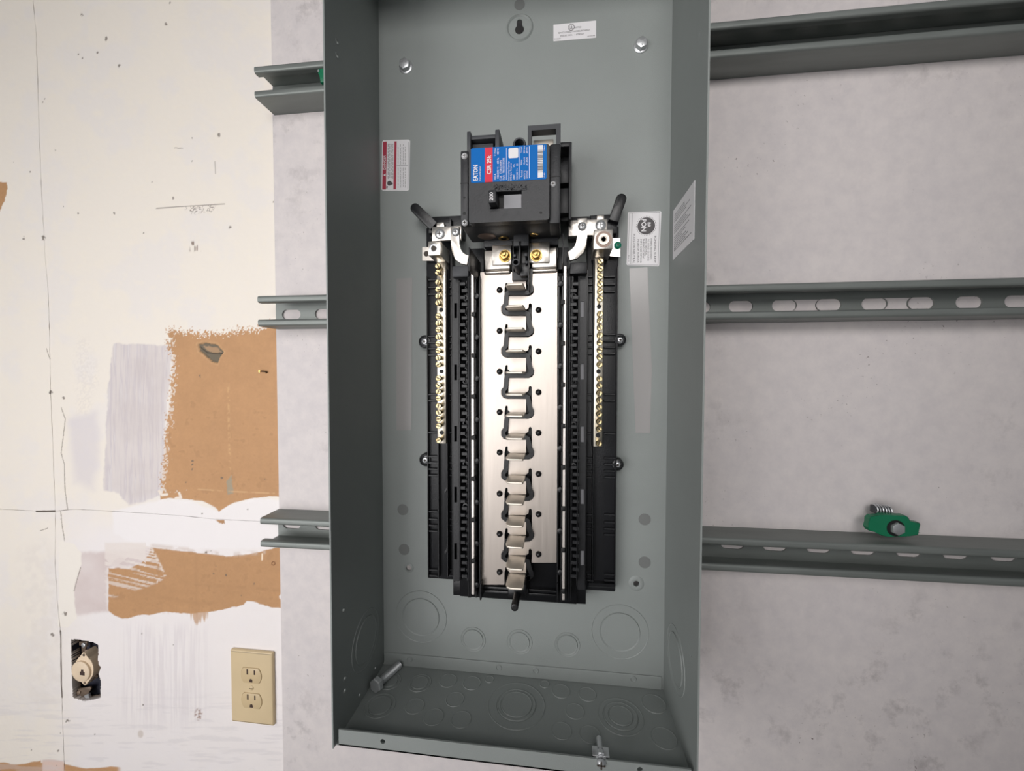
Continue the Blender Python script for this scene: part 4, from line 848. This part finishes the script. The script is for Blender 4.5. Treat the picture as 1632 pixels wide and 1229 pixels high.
ltx('Torque', 831, 239, 1.6, 6); ltx('Wire', 831, 259, 1.6, 5); ltx('Terminal', 831.5, 277, 1.6, 6.5); ltx('250 lb-in', 835.5, 238.5, 1.5, 7); ltx('Cu/Al', 835.5, 256.5, 1.5, 7); ltx('60/75°C', 836, 278.5, 1.5, 8); ltx('28 Nm', 839.5, 239.5, 1.5, 6); ltx('2-300', 839.5, 257, 1.5, 8); ltx('Line/Load', 839.5, 278.5, 1.5, 7)
bm = NB()
for xx, ya, yb in ((807.2, 236, 286.5), (827.5, 234.5, 285), (843.5, 233.2, 284)): pprism(bm, [(xx-.4, ya), (xx+.4, ya), (xx+.4, yb), (xx-.4, yb)], LB+.12, LB)
obj('rule_line', bm, M['lightink'], lab, smooth=0)
x0, z1 = P(810.5, 236.5, LB); x1, z0 = P(826, 251.5, LB)
bm = NB(); prism(bm, rrect(x0, x1, z0, z1, 1.2, 3), LB-.1, LB+.12); obj('white_patch', bm, M['white'], lab, smooth=0)
bm = NB(); pprism(bm, [(857,231.5), (865.3,231), (865.2,282.5), (857,283.2)], LB+.1, LB); bc = obj('barcode_ground', bm, M['white'], lab, smooth=0)
bm = NB(); r_ = random.Random(3); y = 239.5
while y < 275:
    t_ = r_.choice((.5, .8, 1.2)); pprism(bm, [(857,y), (865.2,y-.4), (865.2,y-.4+t_), (857,y+t_)], LB+.2, LB+.1); y += t_+r_.choice((.5, .8, 1.6))
obj('barcode', bm, M['ink'], lab, smooth=0); ltx('7865', 867.6, 236, 1.1, 5); ltx('D33', 867.6, 279, 1.1, 4)

# =================================================================== loose and clipped hardware
def hexframe(o, ax):
    z_ = ax.normalized(); a = Vector((0, 0, 1)).cross(z_).normalized() if abs(z_.z) < .9 else Vector((1, 0, 0)); b = z_.cross(a)
    return lambda u, v, h: o+(a*u+b*v+z_*h)/1000.
hx_, hd_ = PFL(603, 1090, 7.5); tx_, td_ = PFL(636, 1060, 5)
o0 = B(hx_, hd_, 8.3); ax = (B(tx_, td_, 5.2)-o0); L_ = ax.length*1000
lb = empty('loose_bolt', hx_, hd_, 0, 'loose zinc hex bolt lying in the bottom left corner of the panel', 'bolt')
fr = hexframe(o0, ax)
bm = NB(); rg = [[bm.verts.new(fr(8.6*k*math.cos(PI/3*i+.3), 8.6*k*math.sin(PI/3*i+.3), h)) for i in range(6)] for k, h in ((.86, -6.6), (1, -5.6), (1, 0), (.9, .6))]
for a, b in zip(rg[:-1], rg[1:]):
    for i in range(6): bm.faces.new((a[i], a[(i+1) % 6], b[(i+1) % 6], b[i]))
bm.faces.new(rg[0][::-1]); bm.faces.new(rg[-1]); bmesh.ops.recalc_face_normals(bm, faces=bm.faces[:]); obj('hex_head', bm, M['zinc'], lb)
bm = NB(); pr = [(4.9, .4), (4.9, 2)]; h = 2.0
while h < L_-1: pr += [(4.9, h+.2), (4.0, h+.75), (4.9, h+1.3)]; h += 1.5
pr += [(3.6, L_), (0, L_)]; lathe(bm, pr, fr, 20); obj('threaded_shank', bm, M['zinc'], lb)
# cover screw and clip nut on the bottom lip
cs = empty('cover_screw', *(lambda p: (p[0], LD, p[1]))(P(958, 1217, LD)), 'zinc cover screw with its clip nut on the panel bottom front lip', 'screw')
x, z = P(958.5, 1222, LD+4); s = mmpx(958.5, 1222, LD+4)
bm = NB(); lathe(bm, [(0, 3.2), (4.5*s, 3.0), (7.2*s, 1.6), (8*s, .2)], fr_front(x, z, LD+.3), 28); obj('screw_head', bm, M['zinc'], cs)
bm = NB(); addbox(bm, x-4, x+4, LD+3.2, LD+3.7, z-.6, z+.6); addbox(bm, x-.6, x+.6, LD+3.2, LD+3.7, z-4, z+4); obj('cross_recess', bm, M['gap'], cs)
zc = 15.6
bm = NB(); addbox(bm, x-8, x+8, LD-9, LD-7.6, z-4, zc+4.5, .4); addbox(bm, x-8, x-2.5, LD-9, LD+1.0, zc+3.4, zc+4.6, .3); addbox(bm, x+2.5, x+8, LD-9, LD+1.0, zc+3.4, zc+4.6, .3); obj('clip_nut', bm, M['zinc'], cs)
bm = NB(); lathe(bm, [(0, -22), (2.4, -22), (2.9, -21), (2.9, 0)], fr_front(x, zc+1.5, LD), 16); lathe(bm, [(4.6, -3), (4.9, 1.5), (2.5, 2.4), (0, 2.6)], fr_front(x, zc+.6, LD-3), 18); obj('screw_shank', bm, M['zinc'], cs)
# green spring-nut holders
def nut_holder(px_, py_, df, label, small=False, zoff=0):
    x, z = P(px_, py_, df); s = mmpx(px_, py_, df)
    t = empty('channel_nut_holder', x, df, z-17*s, label, 'channel nut')
    pts = [(-41,-6),(-41,-14),(-38,-17),(-37,-19),(-22,-20),(-19,-22),(17,-22),(22,-19),(23,-11),(40,-10),(41,-7),(38,12),(22,13),(19,16),(-10,17),(-20,16),(-24,11),(-40,8),(-43,2)]
    bm = NB(); prism(bm, [(x+a*s, z-b*s) for a, b in pts], df-8, df, 1.0); obj('holder_body', bm, M['green'], t)
    bm = NB(); prism(bm, circ(x+1.5*s, z-1*s, 14.5*s, 28), df-.5, df+.25); obj('bolt_well', bm, M['dark'], t)
    bm = NB(); cyl(bm, x+3.5*s, z-1.5*s, 11.5*s, df-6, df+3.6, 6, 1.6, .55); obj('bolt_head', bm, M['zinc'], t)
    bm = NB(); pts2 = []
    for k in range(90):
        a = 2*PI*k/16; pts2.append(B(x+(-21+26*k/90)*s, df-13+6*math.sin(a), z+(27+0*k/90)*s+5*math.cos(a)-2.5*k/90*s))
    tube(bm, pts2, .8, 6); obj('spring', bm, M['zinc'], t)
    bm = NB(); addbox(bm, x-22*s, x+4*s, df-18, df-9, z+19*s, z+32*s, .6); obj('spring_seat', bm, M['lug'], t)
    bm = NB(); prism(bm, [(x+37*s, z-7*s), (x+45*s, z-9*s), (x+38*s, z-12*s)], df-5, df-3); obj('spring_tail', bm, M['zinc'], t)
    return t
nut_holder(1426, 841, -10, 'green nut holder with hex bolt head standing on the lowest strut channel')
t = empty('channel_nut_holder', *(lambda p: (p[0], -8, p[1]))(P(512, 131, -8)), 'green nut holder inside the topmost strut channel, half hidden by the panel', 'channel nut')
bm = NB(); pprism(bm, [(510,131), (510,120), (508,116), (505,112), (509,107), (512,105), (540,103), (540,131)], -4, -12, .8); obj('holder_body', bm, M['green'], t)
bm = NB(); pprism(bm, [(505.5,112), (508.5,110), (508.5,114.5), (506,114)], -3.2, -5); obj('spring_tail', bm, M['zinc'], t)

# =================================================================== outlet on the old wall
ox, oz = P(401, 1096.5, WL+5); ot = empty('duplex_outlet', ox, WL, oz, 'ivory duplex outlet with cover plate low on the white wall', 'outlet')
PW, PH = 35.0, 57.0
a_, b_ = P(366.5, 1094, WL+5), P(434, 1099, WL+5); PW = abs(b_[0]-a_[0])/2; a_, b_ = P(400, 1038.5, WL+5), P(402, 1154.5, WL+5); PH = abs(b_[1]-a_[1])/2
k_ = PW/35.0
def dshape(cz_, r): 
    pts = []
    for a in np.linspace(-.76, .76, 9): pts.append((ox+r*math.cos(a), cz_+r*math.sin(a)))
    for a in np.linspace(PI-.76, PI+.76, 9): pts.append((ox+r*math.cos(a), cz_+r*math.sin(a)))
    return pts
up, dn = oz+19.5*k_, oz-19.5*k_
bm = NB(); holed(bm, rrect(ox-PW, ox+PW, oz-PH, oz+PH, 2, 3), [dshape(up, 17.4*k_), dshape(dn, 17.4*k_)], WL+.6, WL+5.2)
es = [e for e in bm.edges if all(abs(-v.co.y*1000-(WL+5.2)) < .05 for v in e.verts) and all(abs(v.co.x*1000-ox) > PW-2.1 or abs((v.co.z-Z0)*1000-oz) > PH-2.1 for v in e.verts) and len(e.link_faces) == 2 and e.calc_face_angle(0) > .5]
bmesh.ops.remove_doubles(bm, verts=bm.verts[:], dist=1e-6)
es = [e for e in bm.edges if e.is_valid and all(abs(-v.co.y*1000-(WL+5.2)) < .05 for v in e.verts) and all(abs(v.co.x*1000-ox) > PW-2.1 or abs((v.co.z-Z0)*1000-oz) > PH-2.1 for v in e.verts) and len(e.link_faces) == 2 and e.calc_face_angle(0) > .5]
bmesh.ops.bevel(bm, geom=es, offset=.0028, segments=3, profile=.5, affect='EDGES')
obj('cover_plate', bm, M['ivory'], ot)
for cz_ in (up, dn):
    bm = NB(); prism(bm, dshape(cz_, 16.9*k_), WL+.6, WL+6.2, .5); rc = obj('receptacle', bm, M['ivory2'], ot)
    bm = NB(); addbox(bm, ox-6.9*k_, ox-4.4*k_, WL+6, WL+6.3, cz_+1.5*k_, cz_+10*k_); addbox(bm, ox+5*k_, ox+7.2*k_, WL+6, WL+6.3, cz_+2*k_, cz_+9*k_); prism(bm, [(ox-2.6*k_, cz_-10*k_), (ox+2.6*k_, cz_-10*k_)]+[(ox+2.6*k_*math.cos(a), cz_-7.5*k_+2.8*k_*math.sin(a)) for a in np.linspace(0, PI, 9)], WL+6, WL+6.3); obj('contact_slots', bm, M['slot'], rc, smooth=0)
    bm = NB(); 
    for u in (-5.7, 6.1): addbox(bm, ox+(u-4.4)*k_, ox+(u+4.4)*k_, WL+6, WL+6.22, cz_-1.5*k_, cz_+.0*k_, .1, 1)
    obj('slot_ledge', bm, M['ivory2'], rc)
bm = NB(); lathe(bm, [(0, 1.5), (2.2, 1.3), (3.6, .4), (3.7, 0)], fr_front(ox, oz, WL+5.2), 20); so = obj('plate_screw', bm, M['ivory2'], ot)
bm = NB(); addbox(bm, ox-2.6, ox+2.6, WL+6.4, WL+6.85, oz-.35, oz+.35); obj('screw_slot', bm, M['slot'], so)

# =================================================================== phone jack in its open box
pj = empty('phone_jack', *(lambda p: (p[0], WL-20, p[1]))(P(137, 1068, WL)), 'round ivory phone jack hanging in a ragged open wall box', 'phone jack')
hxa, hza = np.array(HOLEW).min(0); hxb, hzb = np.array(HOLEW).max(0)
bm = NB(); addbox(bm, hxa-3, hxb+3, WL-16, WL-14.5, hza-3, hzb+3); addbox(bm, hxa-3, hxa+.2, WL-15, WL-1.0, hza-3, hzb+3); addbox(bm, hxb+.5, hxb+3, WL-15, WL-9, hza-3, hzb+3); obj('device_box', bm, M['boxin'], pj)
def jp(a, b, d): return P(a, b, d)
bm = NB(); pprism(bm, [(126,1023), (138.5,1023), (138.5,1030.5), (136,1032), (136,1040), (130,1040), (130,1029), (126,1029)], WL-5, WL-7, .3); pprism(bm, [(124,1098), (144,1095), (145,1098), (138,1110), (129,1110), (124,1104)], WL-5, WL-7, .3); pprism(bm, [(120,1102), (128,1102), (128,1106), (118,1112), (115,1112)], WL-4, WL-6, .3); obj('mounting_bracket', bm, M['rust'], pj)
bm = NB(); pcyl(bm, 132, 1029, 3.2, WL-2.5, WL-6, 16, .8); pprism(bm, [(134,1109), (141,1106), (142,1113), (136,1113)], WL-3, WL-6); obj('bracket_screw', bm, M['zinc'], pj)
def jackpts(cx_, cy_, sx_, sy_):
    out = []
    for k in range(40):
        a = 2*PI*k/40; rx_, ry_ = 15.0*sx_, 20.5*sy_; u, v = rx_*math.cos(a), ry_*math.sin(a)
        bump_ = max(0, abs(math.sin(a))-.93)/.07; v += (6.0*sy_*bump_)*(1 if v > 0 else -1); u = u*(1-.0*bump_)
        out.append((cx_+u+v*.045, cy_+v))
    return out
bm = NB(); pprism(bm, jackpts(134, 1066.5, 1.0, 1.0), WL+2, WL-14, .8); obj('jack_body', bm, M['jack'], pj)
xj, zj = P(131, 1069, WL+2); s = mmpx(131, 1069, WL+2)
bm = NB(); lathe(bm, [(0, 3.2), (13*s, 3.2), (14.2*s, 2.4), (14.4*s, 0)], fr_front(xj, zj, WL+2), 36); obj('jack_face', bm, M['jack'], pj)
bm = NB(); pprism(bm, [(127,1071), (129,1070.5), (129,1067.5), (132.5,1067.5), (132.5,1071), (134.5,1071.5), (134.5,1077), (127,1076)], WL+5.5, WL+5); obj('jack_socket', bm, M['slot'], pj, smooth=0)
bm = NB(); pcyl(bm, 133, 1044.5, 1.9, WL+2.6, WL+1.5, 12, .3); pcyl(bm, 134.5, 1089, 1.9, WL+2.6, WL+1.5, 12, .3); obj('jack_screw', bm, M['rust'], pj)
for pts in ([(137,1036), (141,1042), (144,1050)], [(139,1035), (145,1045), (149,1056)], [(146,1085), (151,1078), (156,1076)]):
    bm = NB(); tube(bm, [B(*(lambda p: (p[0], WL-6, p[1]))(P(a, b, WL-6))) for a, b in pts], 1.6, 8); obj('phone_wire', bm, M['copper'], pj)

# bent nail in the bare brown patch
bm = NB(); p_ = [B(*(lambda q: (q[0], dd, q[1]))(P(a, b, dd))) for a, b, dd in ((424,596,WL-4), (424.5,593,WL+2), (421,592,WL+3.5), (414,591.5,WL+4.5))]; tube(bm, p_, 1.0, 8)
nl = empty('bent_nail', *(lambda q: (q[0], WL, q[1]))(P(423, 594, WL)), 'small bent nail sticking out of the bare brown patch', 'nail'); obj('nail_shank', bm, M['nail'], nl)
bm = NB(); x, z = P(412.8, 591.5, WL+5); lathe(bm, [(0, 1), (1.9, .8), (2.1, 0)], fr_front(x, z, WL+4), 12); obj('nail_head', bm, M['brass'], nl)
